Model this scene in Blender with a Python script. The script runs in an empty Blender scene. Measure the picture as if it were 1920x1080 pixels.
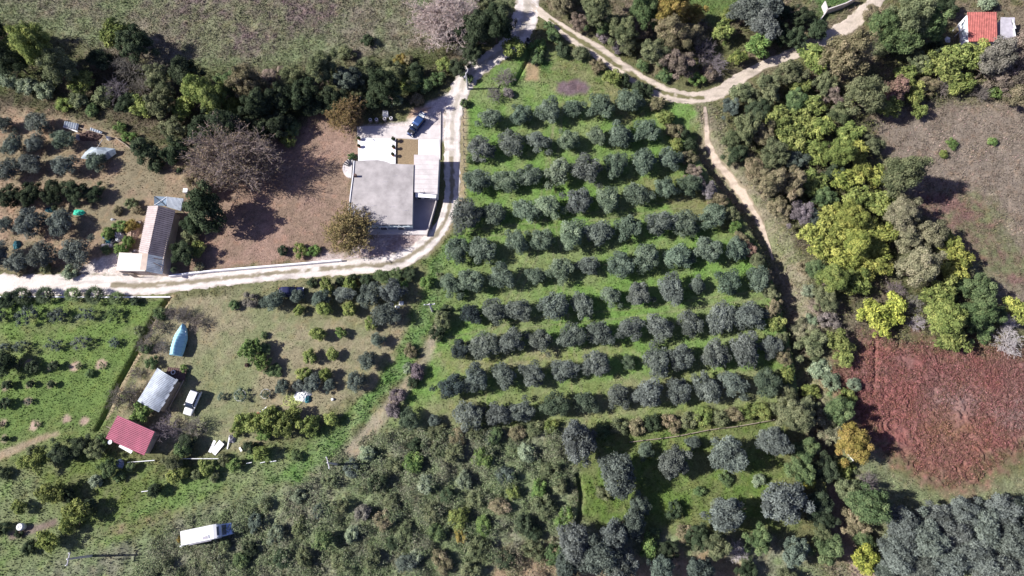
import bpy, math, random
import numpy as np
from mathutils import Vector
D = bpy.data; SC = bpy.context.scene; COL = SC.collection
# ------------------------------------------------------------------ camera, sky, sun, exposure
CAMH = 115.0; TILT = math.radians(17); FPX = 1280.0
cam = D.objects.new('camera', D.cameras.new('camera')); COL.objects.link(cam)
cam.location = (0, 0, CAMH); cam.rotation_euler = (TILT, 0, 0)
cam.data.lens = 24; cam.data.sensor_width = 36; cam.data.clip_end = 6000
SC.camera = cam
W = D.worlds.new('World'); SC.world = W; W.use_nodes = True
nt = W.node_tree; sky = nt.nodes.new('ShaderNodeTexSky'); sky.sky_type = 'NISHITA'
sky.sun_disc = False; sky.sun_elevation = math.radians(39); sky.sun_rotation = math.radians(270)
bg = nt.nodes['Background']; bg.inputs['Strength'].default_value = 0.062
tint = nt.nodes.new('ShaderNodeVectorMath'); tint.operation = 'MULTIPLY'; tint.inputs[1].default_value = (1.0, .88, 1.22)   # cool violet autumn sky
nt.links.new(sky.outputs[0], tint.inputs[0]); nt.links.new(tint.outputs[0], bg.inputs['Color'])
sun = D.objects.new('sun', D.lights.new('sun', 'SUN')); COL.objects.link(sun)
sun.data.energy = 5.0; sun.data.angle = math.radians(0.5); sun.data.color = (1.0, 0.965, 0.92)
sun.rotation_euler = (0, math.radians(-51), math.radians(1))
sun.location = (-60, 0, 80)
SC.view_settings.view_transform = 'Standard'; SC.view_settings.look = 'None'
SC.view_settings.gamma = 1; SC.view_settings.use_curve_mapping = False
SC.view_settings.exposure = 0.62
SC.render.engine = 'CYCLES'; SC.cycles.max_bounces = 5; SC.cycles.transparent_max_bounces = 6

# ------------------------------------------------------------------ photo pixel -> point on the land at height z
def G(u, v, z=0.0):
    x = (np.asarray(u, float) - 960) / FPX; y = (540 - np.asarray(v, float)) / FPX
    dy = y * math.cos(TILT) + math.sin(TILT); dz = y * math.sin(TILT) - math.cos(TILT)
    t = (z - CAMH) / dz
    return x * t, dy * t
def den(v): return math.cos(TILT) + (v - 540) / FPX * math.sin(TILT)
def ppm(v, z=0): return FPX * den(v) / (CAMH - z)
def V(u, v, z=0):
    x, y = G(u, v, z); return Vector((float(x), float(y), z))

# ------------------------------------------------------------------ noise
def _h(ix, iy, s):
    n = (ix.astype(np.int64) * 374761393 + iy.astype(np.int64) * 668265263 + s * 1442695041) & 0xffffffff
    n = ((n ^ (n >> 13)) * 1274126177) & 0xffffffff
    return ((n ^ (n >> 16)) & 0xffff) / 65535.0
def vn(x, y, s=0):
    ix = np.floor(x); iy = np.floor(y); fx = x - ix; fy = y - iy
    fx = fx * fx * (3 - 2 * fx); fy = fy * fy * (3 - 2 * fy)
    a = _h(ix, iy, s); b = _h(ix + 1, iy, s); c = _h(ix, iy + 1, s); d = _h(ix + 1, iy + 1, s)
    return (a + (b - a) * fx) * (1 - fy) + (c + (d - c) * fx) * fy
def fbm(x, y, s=0, o=4):
    r = 0; a = 0.5; t = 0
    for i in range(o):
        r = r + a * vn(x, y, s + i * 17); t += a; a *= 0.55; x = x * 2.03 + 5.1; y = y * 2.03 - 3.7
    return r / t
def sstep(a, b, x):
    t = np.clip((x - a) / (b - a), 0, 1); return t * t * (3 - 2 * t)
def seg_dist(px, py, pts):
    d = np.full(px.shape, 1e9); w = np.zeros(px.shape)
    for (x0, y0, w0), (x1, y1, w1) in zip(pts[:-1], pts[1:]):
        dx, dy = x1 - x0, y1 - y0
        t = np.clip(((px - x0) * dx + (py - y0) * dy) / (dx * dx + dy * dy + 1e-9), 0, 1)
        q = np.hypot(px - x0 - t * dx, py - y0 - t * dy) - (w0 + (w1 - w0) * t)
        m = q < d; d = np.where(m, q, d)
    return d
def poly_sd(px, py, P):                      # > 0 inside
    n = len(P); ins = np.zeros(px.shape, bool)
    d = seg_dist(px, py, [(x, y, 0) for x, y in P] + [(P[0][0], P[0][1], 0)])
    for i in range(n):
        x0, y0 = P[i]; x1, y1 = P[(i + 1) % n]
        if y0 == y1: continue
        c = ((y0 > py) != (y1 > py)) & (px < (x1 - x0) * (py - y0) / (y1 - y0) + x0)
        ins ^= c
    return np.where(ins, d, -d)

# ------------------------------------------------------------------ land use, traced on the ground
def wp(*uv): return [tuple(float(c) for c in G(u, v)) for u, v in uv]
def wl(*uvw): return [(float(G(u, v)[0]), float(G(u, v)[1]), w / 2 / ppm(v)) for u, v, w in uvw]
MAIN = [(-160,533,46),(0,533,44),(100,534,44),(220,535,44),(300,534,40),(380,526,34),(460,518,32),(560,508,32),(660,500,34),(730,494,36),(775,475,36),(812,445,34),(836,410,30),(846,370,30),(848,320,34),(847,270,34),(850,220,34),(862,170,42),(885,135,44),(920,110,38),(955,85,40),(975,60,48),(988,20,50),(990,-60,48)]
TRK = [(990,4,18),(1030,36,18),(1070,65,28),(1110,90,32),(1150,118,32),(1200,150,32),(1250,175,32),(1300,184,28),(1345,176,28),(1375,155,28),(1420,128,22),(1480,103,26),(1540,75,28),(1590,48,32),(1625,20,30),(1680,-40,26)]
FOOT = [(1322,200,7),(1328,255,12),(1345,290,17),(1375,330,16),(1400,365,16),(1425,400,12),(1445,440,8),(1458,480,4)]
# color = (A, B) mixed by patches; par = (relief m, grass height m, grass density, patch size)
Z = []
def _gr(A): A = np.array(A); return A * np.array((.95, 1.02, .91)) if .9 * A[0] < A[1] and A[0] < .24 else A
def zone(pts, A, B, rel, gh, gd, ps=0.12, soft=1.0): Z.append((wp(*pts), _gr(A), _gr(B), (rel, gh, gd), ps, soft))
GB = (0.115,0.165,0.038); GD = (0.085,0.115,0.042); DRY = (0.235,0.205,0.125); SOIL = (0.30,0.215,0.15)
zone([(-700,-300),(970,-300),(968,0),(940,60),(850,85),(760,110),(620,125),(480,135),(330,130),(190,110),(100,60),(-700,50)], (0.175,0.195,0.115),(0.20,0.18,0.135),.22,.32,1.0,.07,2)
zone([(290,-60),(660,-60),(640,30),(560,60),(470,110),(370,90),(300,40)], (0.155,0.118,0.115),(0.20,0.195,0.13),.25,.32,1.0,.12,4)
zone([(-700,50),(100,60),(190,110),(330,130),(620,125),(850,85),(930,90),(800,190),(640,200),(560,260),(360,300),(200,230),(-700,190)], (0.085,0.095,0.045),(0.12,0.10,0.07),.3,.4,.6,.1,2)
zone([(-700,190),(100,210),(200,240),(350,300),(360,420),(330,510),(200,508),(-700,512)], SOIL,(0.215,0.185,0.12),.12,.22,.45,.1,1.5)
zone([(355,260),(470,240),(560,245),(610,200),(668,215),(672,300),(655,420),(650,470),(640,486),(480,503),(335,516),(345,400)], (0.30,0.205,0.16),(0.235,0.17,0.125),.05,.10,.35,.16,1.2)
zone([(862,240),(870,190),(930,120),(1000,80),(1080,110),(1160,150),(1250,190),(1320,190),(1300,260),(1320,320),(1400,420),(1450,520),(1490,650),(1500,745),(1300,775),(1050,800),(740,812),(735,780),(790,690),(825,600),(815,520),(850,430),(868,370)], (0.143,0.228,0.066),(0.185,0.218,0.10),.10,.22,1.0,.10,1.2)
zone([(1000,80),(1080,110),(1160,150),(1240,185),(1240,220),(1180,235),(1100,180),(1030,165),(1000,140)], (0.21,0.20,0.11),(0.13,0.17,0.06),.12,.25,1.0,.2,2)
zone([(985,115),(1012,115),(1010,150),(985,150)], (0.34,0.25,0.15),(0.30,0.24,0.14),.03,.1,.3,.3,.5)
zone([(1045,155),(1085,148),(1105,160),(1100,175),(1060,180),(1043,172)], (0.17,0.125,0.135),(0.14,0.10,0.11),.15,.1,.3,.5,.6)
zone([(820,660),(900,664),(1060,656),(1180,650),(1200,668),(1060,682),(940,690),(830,700)], (0.245,0.235,0.135),(0.19,0.215,0.085),.08,.2,.9,.2,1.4)
zone([(740,760),(850,745),(1000,735),(1100,712),(1250,708),(1450,690),(1480,745),(1300,775),(1050,800),(740,812)], (0.215,0.21,0.12),(0.17,0.205,0.08),.10,.22,1.0,.16,1.6)
zone([(1200,335),(1320,330),(1400,430),(1380,450),(1250,390),(1180,345)], (0.20,0.195,0.10),(0.15,0.185,0.06),.08,.2,1,.2,1.4)
zone([(800,480),(850,450),(840,500),(822,590),(760,690),(690,760),(620,860),(560,900),(480,880),(600,800),(690,740),(740,650),(775,560)], (0.085,0.15,0.04),(0.145,0.17,0.07),.2,.45,1.0,.14,1.0)
zone([(345,560),(520,530),(780,512),(776,560),(740,650),(690,740),(600,780),(480,840),(420,850),(340,840),(200,815),(215,780),(320,560)], (0.255,0.225,0.145),(0.195,0.20,0.115),.06,.14,.8,.10,1.2)
zone([(480,520),(780,480),(800,500),(780,560),(700,600),(560,600),(500,560)], (0.17,0.17,0.09),(0.21,0.19,0.12),.08,.18,.8,.2,1.5)
zone([(-700,556),(312,556),(255,670),(195,790),(175,830),(-20,880),(-700,900)], (0.165,0.18,0.085),(0.135,0.19,0.06),.08,.2,1.0,.12,1.2)
zone([(-40,680),(120,690),(250,680),(195,785),(100,810),(-60,850)], (0.138,0.19,0.062),(0.115,0.165,0.055),.08,.2,1.0,.12,4)
zone([(-700,905),(0,870),(180,850),(330,880),(480,850),(610,820),(600,890),(520,915),(420,930),(340,960),(250,1010),(0,1200),(-700,1300)], (0.14,0.20,0.07),(0.18,0.195,0.11),.18,.28,1.0,.10,2)
zone([(60,880),(170,860),(330,880),(250,960),(150,1000),(100,960)], (0.17,0.165,0.095),(0.12,0.15,0.05),.12,.25,1.0,.16,2.5)
zone([(-700,1300),(250,1010),(340,960),(450,930),(560,900),(640,830),(740,800),(860,800),(1080,800),(1090,900),(1080,980),(1480,1000),(1560,1100),(1560,1400)], (0.175,0.205,0.115),(0.195,0.185,0.145),.55,.3,.8,.12,2)
zone([(1085,810),(1200,800),(1470,790),(1490,1000),(1300,1000),(1100,980),(1088,900)], (0.11,0.16,0.045),(0.155,0.165,0.075),.16,.3,1.0,.16,1.5)
zone([(1300,190),(1360,200),(1440,330),(1480,420),(1520,520),(1550,620),(1570,740),(1590,860),(1640,1000),(1680,1200),(1520,1200),(1550,1000),(1530,880),(1500,760),(1500,640),(1460,520),(1400,420),(1320,320)], (0.205,0.18,0.13),(0.16,0.16,0.095),.3,.4,1.0,.14,1.2)
zone([(990,-200),(2600,-200),(2600,160),(1900,200),(1650,210),(1500,330),(1450,300),(1360,190),(1400,140),(1300,160),(1200,130),(1080,60),(1000,0)], (0.12,0.12,0.06),(0.17,0.14,0.10),.3,.4,.8,.12,2)
zone([(1240,-60),(1480,-60),(1400,20),(1340,50),(1290,10)], (0.10,0.16,0.05),(0.12,0.15,0.06),.1,.3,1,.12,1.5)
zone([(1530,-40),(1620,-40),(1600,10),(1560,20),(1540,40),(1520,30)], (0.09,0.14,0.055),(0.11,0.13,0.06),.1,.3,1,.12,1.5)
zone([(1350,200),(1500,180),(1650,220),(1640,330),(1750,450),(1860,540),(1880,660),(1650,640),(1570,690),(1560,620),(1440,330)], (0.10,0.105,0.05),(0.13,0.11,0.08),.3,.4,.8,.14,2)
zone([(1630,215),(1760,190),(2500,190),(2500,640),(1900,610),(1860,540),(1790,440),(1720,380),(1680,340)], (0.215,0.18,0.145),(0.20,0.165,0.13),.16,.3,1.0,.09,1.6)
zone([(1700,370),(1800,350),(1860,370),(1900,450),(1990,500),(1960,560),(1880,530),(1800,500),(1760,430)], (0.185,0.115,0.10),(0.15,0.15,0.09),.22,.3,.9,.16,3)
zone([(1520,860),(1640,830),(1700,900),(1760,930),(1850,900),(2500,830),(2500,1400),(1640,1400),(1600,1000)], (0.17,0.185,0.11),(0.20,0.19,0.13),.12,.35,1.0,.12,1.5)
zone([(1552,700),(1600,655),(1640,628),(1700,640),(1760,650),(1850,652),(1990,665),(1990,790),(1925,832),(1860,872),(1830,905),(1790,916),(1730,895),(1690,860),(1640,830),(1585,755)], (0.235,0.10,0.09),(0.195,0.105,0.095),.16,.1,.35,.14,3.6)
zone([(1755,755),(1830,770),(1820,860),(1760,870),(1735,810)], (0.25,0.145,0.085),(0.205,0.115,0.09),.12,.1,.12,.3,4)
zone([(1745,738),(1800,728),(1850,742),(1845,768),(1790,772),(1750,760)], (0.235,0.16,0.145),(0.21,0.12,0.11),.12,.2,.4,.3,2.5)
zone([(1870,760),(1925,740),(1960,800),(1900,810)], (0.24,0.19,0.17),(0.21,0.12,0.11),.12,.2,.4,.3,2.5)
zone([(1565,900),(1600,930),(1600,1000),(1640,1080),(1600,1090),(1570,1000)], (0.36,0.27,0.22),(0.25,0.2,0.15),.08,.1,.2,.3,.8)
zone([(940,1030),(1060,1020),(1200,1050),(1340,1030),(1420,1080),(1300,1120),(900,1120)], (0.32,0.24,0.16),(0.2,0.17,0.1),.1,.2,.5,.3,1.2)
PALE = (0.66,0.60,0.55)
zone([(195,480),(262,470),(330,512),(330,520),(230,520),(150,512),(170,490)], (0.62,0.56,0.50),(0.5,0.45,0.42),.02,.05,.05,.3,.6)
zone([(610,470),(650,480),(700,430),(790,430),(822,425),(836,400),(850,400),(800,480),(700,500),(560,505)], (0.5,0.43,0.4),(0.36,0.28,0.26),.03,.08,.15,.5,.8)
zone([(672,238),(760,228),(800,195),(850,170),(850,262),(672,262)], (0.66,0.60,0.55),(0.52,0.46,0.44),.02,.05,.04,.4,.5)
zone([(770,205),(810,200),(795,215),(765,222)], (0.4,0.24,0.15),(0.5,0.35,0.25),.02,.05,.1,.4,.5)
zone([(850,180),(872,165),(878,240),(872,390),(840,440),(800,478),(790,474),(838,420),(856,360),(858,240)], (0.36,0.29,0.2),(0.25,0.22,0.13),.06,.12,.4,.3,.6)
zone([(205,540),(318,540),(312,562),(205,560)], (0.19,0.18,0.1),(0.2,0.2,0.1),.04,.15,.8,.3,.5)
zone([(-40,858),(20,838),(70,818),(110,808),(112,816),(70,832),(20,855),(-40,880)], (0.27,0.21,0.14),(0.3,0.25,0.17),.03,.1,.2,.3,.4)
zone([(15,1000),(60,985),(105,972),(110,982),(60,1000),(20,1012)], (0.17,0.13,0.11),(0.2,0.16,0.13),.04,.1,.3,.3,.4)
zone([(190,1000),(330,960),(300,990),(260,1000)], (0.22,0.17,0.12),(0.14,0.15,0.06),.1,.25,.8,.3,2)
zone([(815,478),(850,455),(838,520),(815,590),(775,680),(700,775),(640,838),(560,905),(500,900),(590,830),(660,775),(725,700),(765,620),(790,560)], (0.125,0.205,0.07),(0.165,0.205,0.10),.2,.4,1.0,.14,1.0)
zone([(818,600),(832,600),(806,680),(745,765),(665,862),(642,850),(700,778),(778,690)], (0.27,0.25,0.165),(0.29,0.25,0.185),.06,.15,.5,.25,.6)
zone([(1005,105),(1035,115),(1030,135),(1008,125)], (0.08,0.14,0.05),(0.1,0.15,0.05),.1,.3,1,.3,.6)
DISC = [(142,688,11),(190,684,12),(98,686,8),(55,683,9),(12,722,9),(55,720,7),(95,721,7),(5,757,7),(53,752,7),(65,797,11),(123,787,8),(157,790,10),(5,795,8),(8,823,7),(322,722,0.1)]
DITCH = [wl((318,556,7),(285,600,7),(255,660,7),(222,720,7),(195,780,7),(180,808,5)), wl((1008,30,4),(990,110,5),(965,158,4)), wl((1083,890,8),(1090,930,8),(1085,985,6)), wl((1640,640,3),(1640,700,3),(1635,740,2))]
SPOTS = [(290,640,22),(445,655,28),(595,845,34)]
TRACKS = [(0, wl((1090,790,0),(1075,690,0),(1050,560,0),(1046,480,0),(1030,400,0),(1040,290,0),(1050,180,0))), (1, wl((900,770,0),(905,690,0),(930,620,0),(1000,480,0),(1010,425,0),(1025,350,0),(1045,240,0))), (2, wl((850,640,0),(1000,605,0),(1200,585,0),(1430,552,0))), (3, wl((880,440,0),(1000,425,0),(1150,400,0),(1300,380,0)))]
EDGE = [tuple(q) for q in wp((1255,215),(1290,262),(1330,325),(1368,374),(1398,412),(1425,460),(1445,510),(1462,560),(1474,610),(1486,660),(1494,710),(1500,750),(1512,800),(1535,860),(1548,930),(1552,1000))]
DBANK = wl((322,556,9),(290,604,9),(262,662,9),(230,722,9),(203,782,9))

def roads_sd(x, y):
    return np.minimum(np.minimum(seg_dist(x, y, wl(*MAIN)), seg_dist(x, y, wl(*TRK))), seg_dist(x, y, wl(*FOOT)))
def land(x, y, fine=True):
    wx = x + (fbm(x * .5, y * .5, 3, 3) - .5) * 3.0; wy = y + (fbm(x * .5, y * .5, 9, 3) - .5) * 3.0
    c = np.empty(x.shape + (3,)); c[:] = (0.13, 0.135, 0.065)
    p = np.empty(x.shape + (3,)); p[:] = (.25, .3, .8)
    e = (fbm(x * 1.3, y * 1.3, 21, 3) - .5)
    for i, (P, A, B, par, ps, soft) in enumerate(Z):
        P = np.array(P); m = 6
        sel = (x > P[:, 0].min() - m) & (x < P[:, 0].max() + m) & (y > P[:, 1].min() - m) & (y < P[:, 1].max() + m)
        if not sel.any(): continue
        small = soft < .9
        sx = (x if small else wx)[sel]; sy = (y if small else wy)[sel]
        w = sstep(-soft, soft, poly_sd(sx, sy, [tuple(q) for q in P]) + e[sel] * soft * 1.6)
        k = sstep(.34, .66, fbm(x[sel] * ps, y[sel] * ps, 40 + i, 4) * .6 + fbm(x[sel] * ps * 6, y[sel] * ps * 6, 60 + i, 3) * .4)[..., None]
        z = A * (1 - k) + B * k
        c[sel] = c[sel] * (1 - w[..., None]) + z * w[..., None]
        p[sel] = p[sel] * (1 - w[..., None]) + np.array(par) * w[..., None]
    for u, v, r in DISC:
        X, Y = G(u, v); R = r * .75 / ppm(v)
        w = sstep(.35, -.2, np.hypot(x - X, y - Y) - R + e * .9)[..., None]
        c = c * (1 - w) + np.array((.36, .27, .21)) * w; p = p * (1 - w) + np.array((.06, .1, .1)) * w
    w = sstep(.3, -.3, seg_dist(x, y, DBANK) + e * .6)[..., None]
    c = c * (1 - w) + np.array((.30, .25, .16)) * w
    for tx, P in TRACKS:
        w = sstep(.28, .05, np.abs(np.abs(seg_dist(x, y, P)) - .75) + e * .25)[..., None] * .38
        c = c * (1 - w) + np.array((.24, .22, .14)) * w
    # mottle that belongs to the plants: clumps of other colour
    if fine:
        n = fbm(x * 2.6, y * 2.6, 77, 3); n2 = fbm(x * .9, y * .9, 88, 3); 
        f = .55 + .95 * n * .6 + .35 * n2
        c = c * f[..., None]
        t = sstep(.55, .8, fbm(x * 1.1 + 9, y * 1.1, 99, 3))[..., None] * .35
        c = c * (1 - t) + c * np.array((1.35, 1.1, .95)) * t
    return c, p
def bank(x, y):
    dE = x - np.interp(y, [q[1] for q in EDGE[::-1]], [q[0] for q in EDGE[::-1]])
    return -2.3 * sstep(-.15, .35, dE) * (1 - sstep(2.2, 6.5, dE)) * sstep(EDGE[0][1] + 1, EDGE[0][1] - 6, y) * sstep(EDGE[-1][1] - 6, EDGE[-1][1] + 2, y)
def relief(x, y, p, sd):
    r = p[..., 0]
    z = r * ((fbm(x * .55, y * .55, 5, 3) - .35) * 1.6 + (fbm(x * 2.2, y * 2.2, 6, 2) - .5) * .7)
    sw = sstep(.1, .2, c_red(x, y))
    ang = (fbm(x * .08, y * .08, 31, 2)) * 14
    z = z + sw * .26 * np.sin((x * np.cos(ang * .25) + y * np.sin(ang * .25)) * 6.5 + 5 * fbm(x * .3, y * .3, 33, 2))
    for dd in DITCH: z = z - .8 * sstep(.25, -.2, seg_dist(x, y, dd))
    z = z + .0
    k = sstep(0.0, 1.2, sd - .05)
    z = z * k - .03 * (1 - k)
    z = z + bank(x, y)
    flat = [((250, 440), 13), ((745, 350), 15.5), ((1850, 55), 8)]
    for (u, v), R in flat:
        X, Y = G(u, v); z = z * sstep(R - 4, R, np.hypot(x - X, y - Y))
    return z
REDP = [q for q in Z if abs(q[1][0] - .235) < 1e-6 and abs(q[1][1] - .10) < 1e-6][0][0]
def c_red(x, y): return sstep(-.5, .5, poly_sd(x, y, REDP))

# ------------------------------------------------------------------ materials
MATS = {}
def mat(name, col=(.5, .5, .5), rough=.8, metal=0, spec=.4, noise=0, nscale=3, bump=0, bscale=20, alpha=1, emit=None):
    if name in MATS: return MATS[name]
    m = D.materials.new(name); m.use_nodes = True; t = m.node_tree; b = t.nodes['Principled BSDF']
    b.inputs['Base Color'].default_value = (*col, 1); b.inputs['Roughness'].default_value = rough
    b.inputs['Metallic'].default_value = metal; b.inputs['Specular IOR Level'].default_value = spec
    if alpha < 1: b.inputs['Alpha'].default_value = alpha
    tc = t.nodes.new('ShaderNodeTexCoord')
    if noise:
        n = t.nodes.new('ShaderNodeTexNoise'); n.inputs['Scale'].default_value = nscale; n.inputs['Detail'].default_value = 6; n.inputs['Roughness'].default_value = .65
        t.links.new(tc.outputs['Object'], n.inputs['Vector'])
        r = t.nodes.new('ShaderNodeValToRGB'); r.color_ramp.elements[0].position = .3; r.color_ramp.elements[1].position = .7
        r.color_ramp.elements[0].color = (*[c * (1 - noise) for c in col], 1); r.color_ramp.elements[1].color = (*[min(c * (1 + noise * .6), .95) for c in col], 1)
        t.links.new(n.outputs[0], r.inputs[0]); t.links.new(r.outputs[0], b.inputs['Base Color'])
    if bump:
        n = t.nodes.new('ShaderNodeTexNoise'); n.inputs['Scale'].default_value = bscale; n.inputs['Detail'].default_value = 4
        t.links.new(tc.outputs['Object'], n.inputs['Vector'])
        k = t.nodes.new('ShaderNodeBump'); k.inputs['Strength'].default_value = bump; k.inputs['Distance'].default_value = .05
        t.links.new(n.outputs[0], k.inputs['Height']); t.links.new(k.outputs[0], b.inputs['Normal'])
    MATS[name] = m; return m
def attr_mat(name, bump=.6, lo=.62, hi=1.35):
    m = D.materials.new(name); m.use_nodes = True; t = m.node_tree; b = t.nodes['Principled BSDF']
    b.inputs['Roughness'].default_value = .95; b.inputs['Specular IOR Level'].default_value = .1
    a = t.nodes.new('ShaderNodeAttribute'); a.attribute_name = 'Col'
    tc = t.nodes.new('ShaderNodeTexCoord')
    n = t.nodes.new('ShaderNodeTexNoise'); n.inputs['Scale'].default_value = 3.5; n.inputs['Detail'].default_value = 5; n.inputs['Roughness'].default_value = .75
    t.links.new(tc.outputs['Object'], n.inputs['Vector'])
    mr = t.nodes.new('ShaderNodeMapRange'); mr.inputs[1].default_value = .3; mr.inputs[2].default_value = .7; mr.inputs[3].default_value = lo; mr.inputs[4].default_value = hi
    t.links.new(n.outputs[0], mr.inputs[0])
    mx = t.nodes.new('ShaderNodeVectorMath'); mx.operation = 'SCALE'
    t.links.new(a.outputs['Color'], mx.inputs[0]); t.links.new(mr.outputs[0], mx.inputs['Scale'])
    t.links.new(mx.outputs[0], b.inputs['Base Color'])
    if bump:
        k = t.nodes.new('ShaderNodeBump'); k.inputs['Strength'].default_value = bump; k.inputs['Distance'].default_value = .12
        t.links.new(n.outputs[0], k.inputs['Height']); t.links.new(k.outputs[0], b.inputs['Normal'])
    MATS[name] = m; return m
def leaf_mat(name, src, transl=.12, hue=True):
    m = D.materials.new(name); m.use_nodes = True; t = m.node_tree; t.nodes.remove(t.nodes['Principled BSDF'])
    o = t.nodes['Material Output']
    if src == 'object':
        c = t.nodes.new('ShaderNodeObjectInfo').outputs['Color']
    else:
        a = t.nodes.new('ShaderNodeAttribute'); a.attribute_name = 'Col'; c = a.outputs['Color']
    at = t.nodes.new('ShaderNodeAttribute'); at.attribute_name = 'var'
    mr = t.nodes.new('ShaderNodeMapRange'); mr.inputs[3].default_value = .45; mr.inputs[4].default_value = 1.6
    t.links.new(at.outputs['Fac'], mr.inputs[0])
    hs = t.nodes.new('ShaderNodeHueSaturation')
    mh = t.nodes.new('ShaderNodeMapRange'); mh.inputs[3].default_value = .53; mh.inputs[4].default_value = .475
    t.links.new(at.outputs['Fac'], mh.inputs[0]); t.links.new(mh.outputs[0], hs.inputs['Hue'])
    t.links.new(mr.outputs[0], hs.inputs['Value']); t.links.new(c, hs.inputs['Color'])
    d = t.nodes.new('ShaderNodeBsdfDiffuse'); tr = t.nodes.new('ShaderNodeBsdfTranslucent'); mx = t.nodes.new('ShaderNodeMixShader')
    mx.inputs[0].default_value = transl
    t.links.new(hs.outputs[0], d.inputs[0]); t.links.new(hs.outputs[0], tr.inputs[0])
    t.links.new(d.outputs[0], mx.inputs[1]); t.links.new(tr.outputs[0], mx.inputs[2]); t.links.new(mx.outputs[0], o.inputs[0])
    MATS[name] = m; return m
M_GROUND = attr_mat('ground_soil_and_grass', .7); M_ROAD = attr_mat('packed_dirt', .2, .86, 1.12)
M_LEAF = leaf_mat('foliage', 'object'); M_STUFF = leaf_mat('low_plants', 'attr', .15)
M_BARK = mat('bark', (.16, .13, .105), .95, noise=.4, nscale=6, spec=.1)
M_TWIG = leaf_mat('bare_twigs', 'object', 0)

# ------------------------------------------------------------------ mesh helpers
def npmesh(name, verts, faces, cols=None, var=None, smooth=False, k=4):
    me = D.meshes.new(name); n = len(verts); f = len(faces)
    me.vertices.add(n); me.vertices.foreach_set('co', np.ascontiguousarray(verts, dtype=np.float32).ravel())
    me.loops.add(f * k); me.loops.foreach_set('vertex_index', np.ascontiguousarray(faces, dtype=np.int32).ravel())
    me.polygons.add(f); me.polygons.foreach_set('loop_start', np.arange(0, f * k, k, dtype=np.int32))
    try: me.polygons.foreach_set('loop_total', np.full(f, k, np.int32))
    except Exception: pass
    if smooth: me.polygons.foreach_set('use_smooth', np.ones(f, bool))
    if cols is not None:
        a = me.attributes.new('Col', 'FLOAT_COLOR', 'POINT'); q = np.ones((n, 4), np.float32); q[:, :3] = cols; a.data.foreach_set('color', q.ravel())
    if var is not None:
        a = me.attributes.new('var', 'FLOAT', 'POINT'); a.data.foreach_set('value', np.asarray(var, np.float32).ravel())
    me.update(calc_edges=True); me.validate(); return me
def add(name, me, m=None, parent=None, kind=None, loc=None):
    o = D.objects.new(name, me); COL.objects.link(o)
    if m is not None and me is not None and len(me.materials) == 0: me.materials.append(m)
    if parent: o.parent = parent
    if kind: o['kind'] = kind
    if loc: o.location = loc
    return o
def thing(name, label, cat, loc=(0, 0, 0), rz=0, group=None):
    o = D.objects.new(name, None); COL.objects.link(o); o.empty_display_size = .5
    o.location = loc; o.rotation_euler = (0, 0, rz); o['label'] = label; o['category'] = cat
    if group: o['group'] = group
    return o
def tag(o, label, cat, group=None):
    o['label'] = label; o['category'] = cat
    if group: o['group'] = group
    return o

# ------------------------------------------------------------------ ground: one sheet to the horizon
RS = random.Random(7); R = np.random.default_rng(11)
st = .33
xs = np.concatenate([[-2500, -1500, -800, -400, -220, -160], np.arange(-118, 118.01, st), [160, 220, 400, 800, 1500, 2500]])
ys = np.concatenate([[-2500, -1500, -800, -300, -120, -50], np.arange(-18, 104.01, st), [140, 220, 400, 800, 1500, 2500]])
X, Y = np.meshgrid(xs, ys); X = X.ravel(); Y = Y.ravel()
sd = roads_sd(X, Y); c, p = land(X, Y); z = relief(X, Y, p, sd)
nx, ny = len(xs), len(ys); ii = (np.arange(ny - 1)[:, None] * nx + np.arange(nx - 1)[None]).ravel()
F = np.stack([ii, ii + 1, ii + 1 + nx, ii + nx], 1)
add('ground', npmesh('ground', np.stack([X, Y, z], 1), F, c, smooth=True), M_GROUND, kind='structure')
GZ = z.reshape(ny, nx)
def gz(x, y):
    i = np.clip(((np.asarray(x) + 118) / st).astype(int) + 6, 0, nx - 1); j = np.clip(((np.asarray(y) + 18) / st).astype(int) + 6, 0, ny - 1)
    return GZ[j, i]

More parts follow.
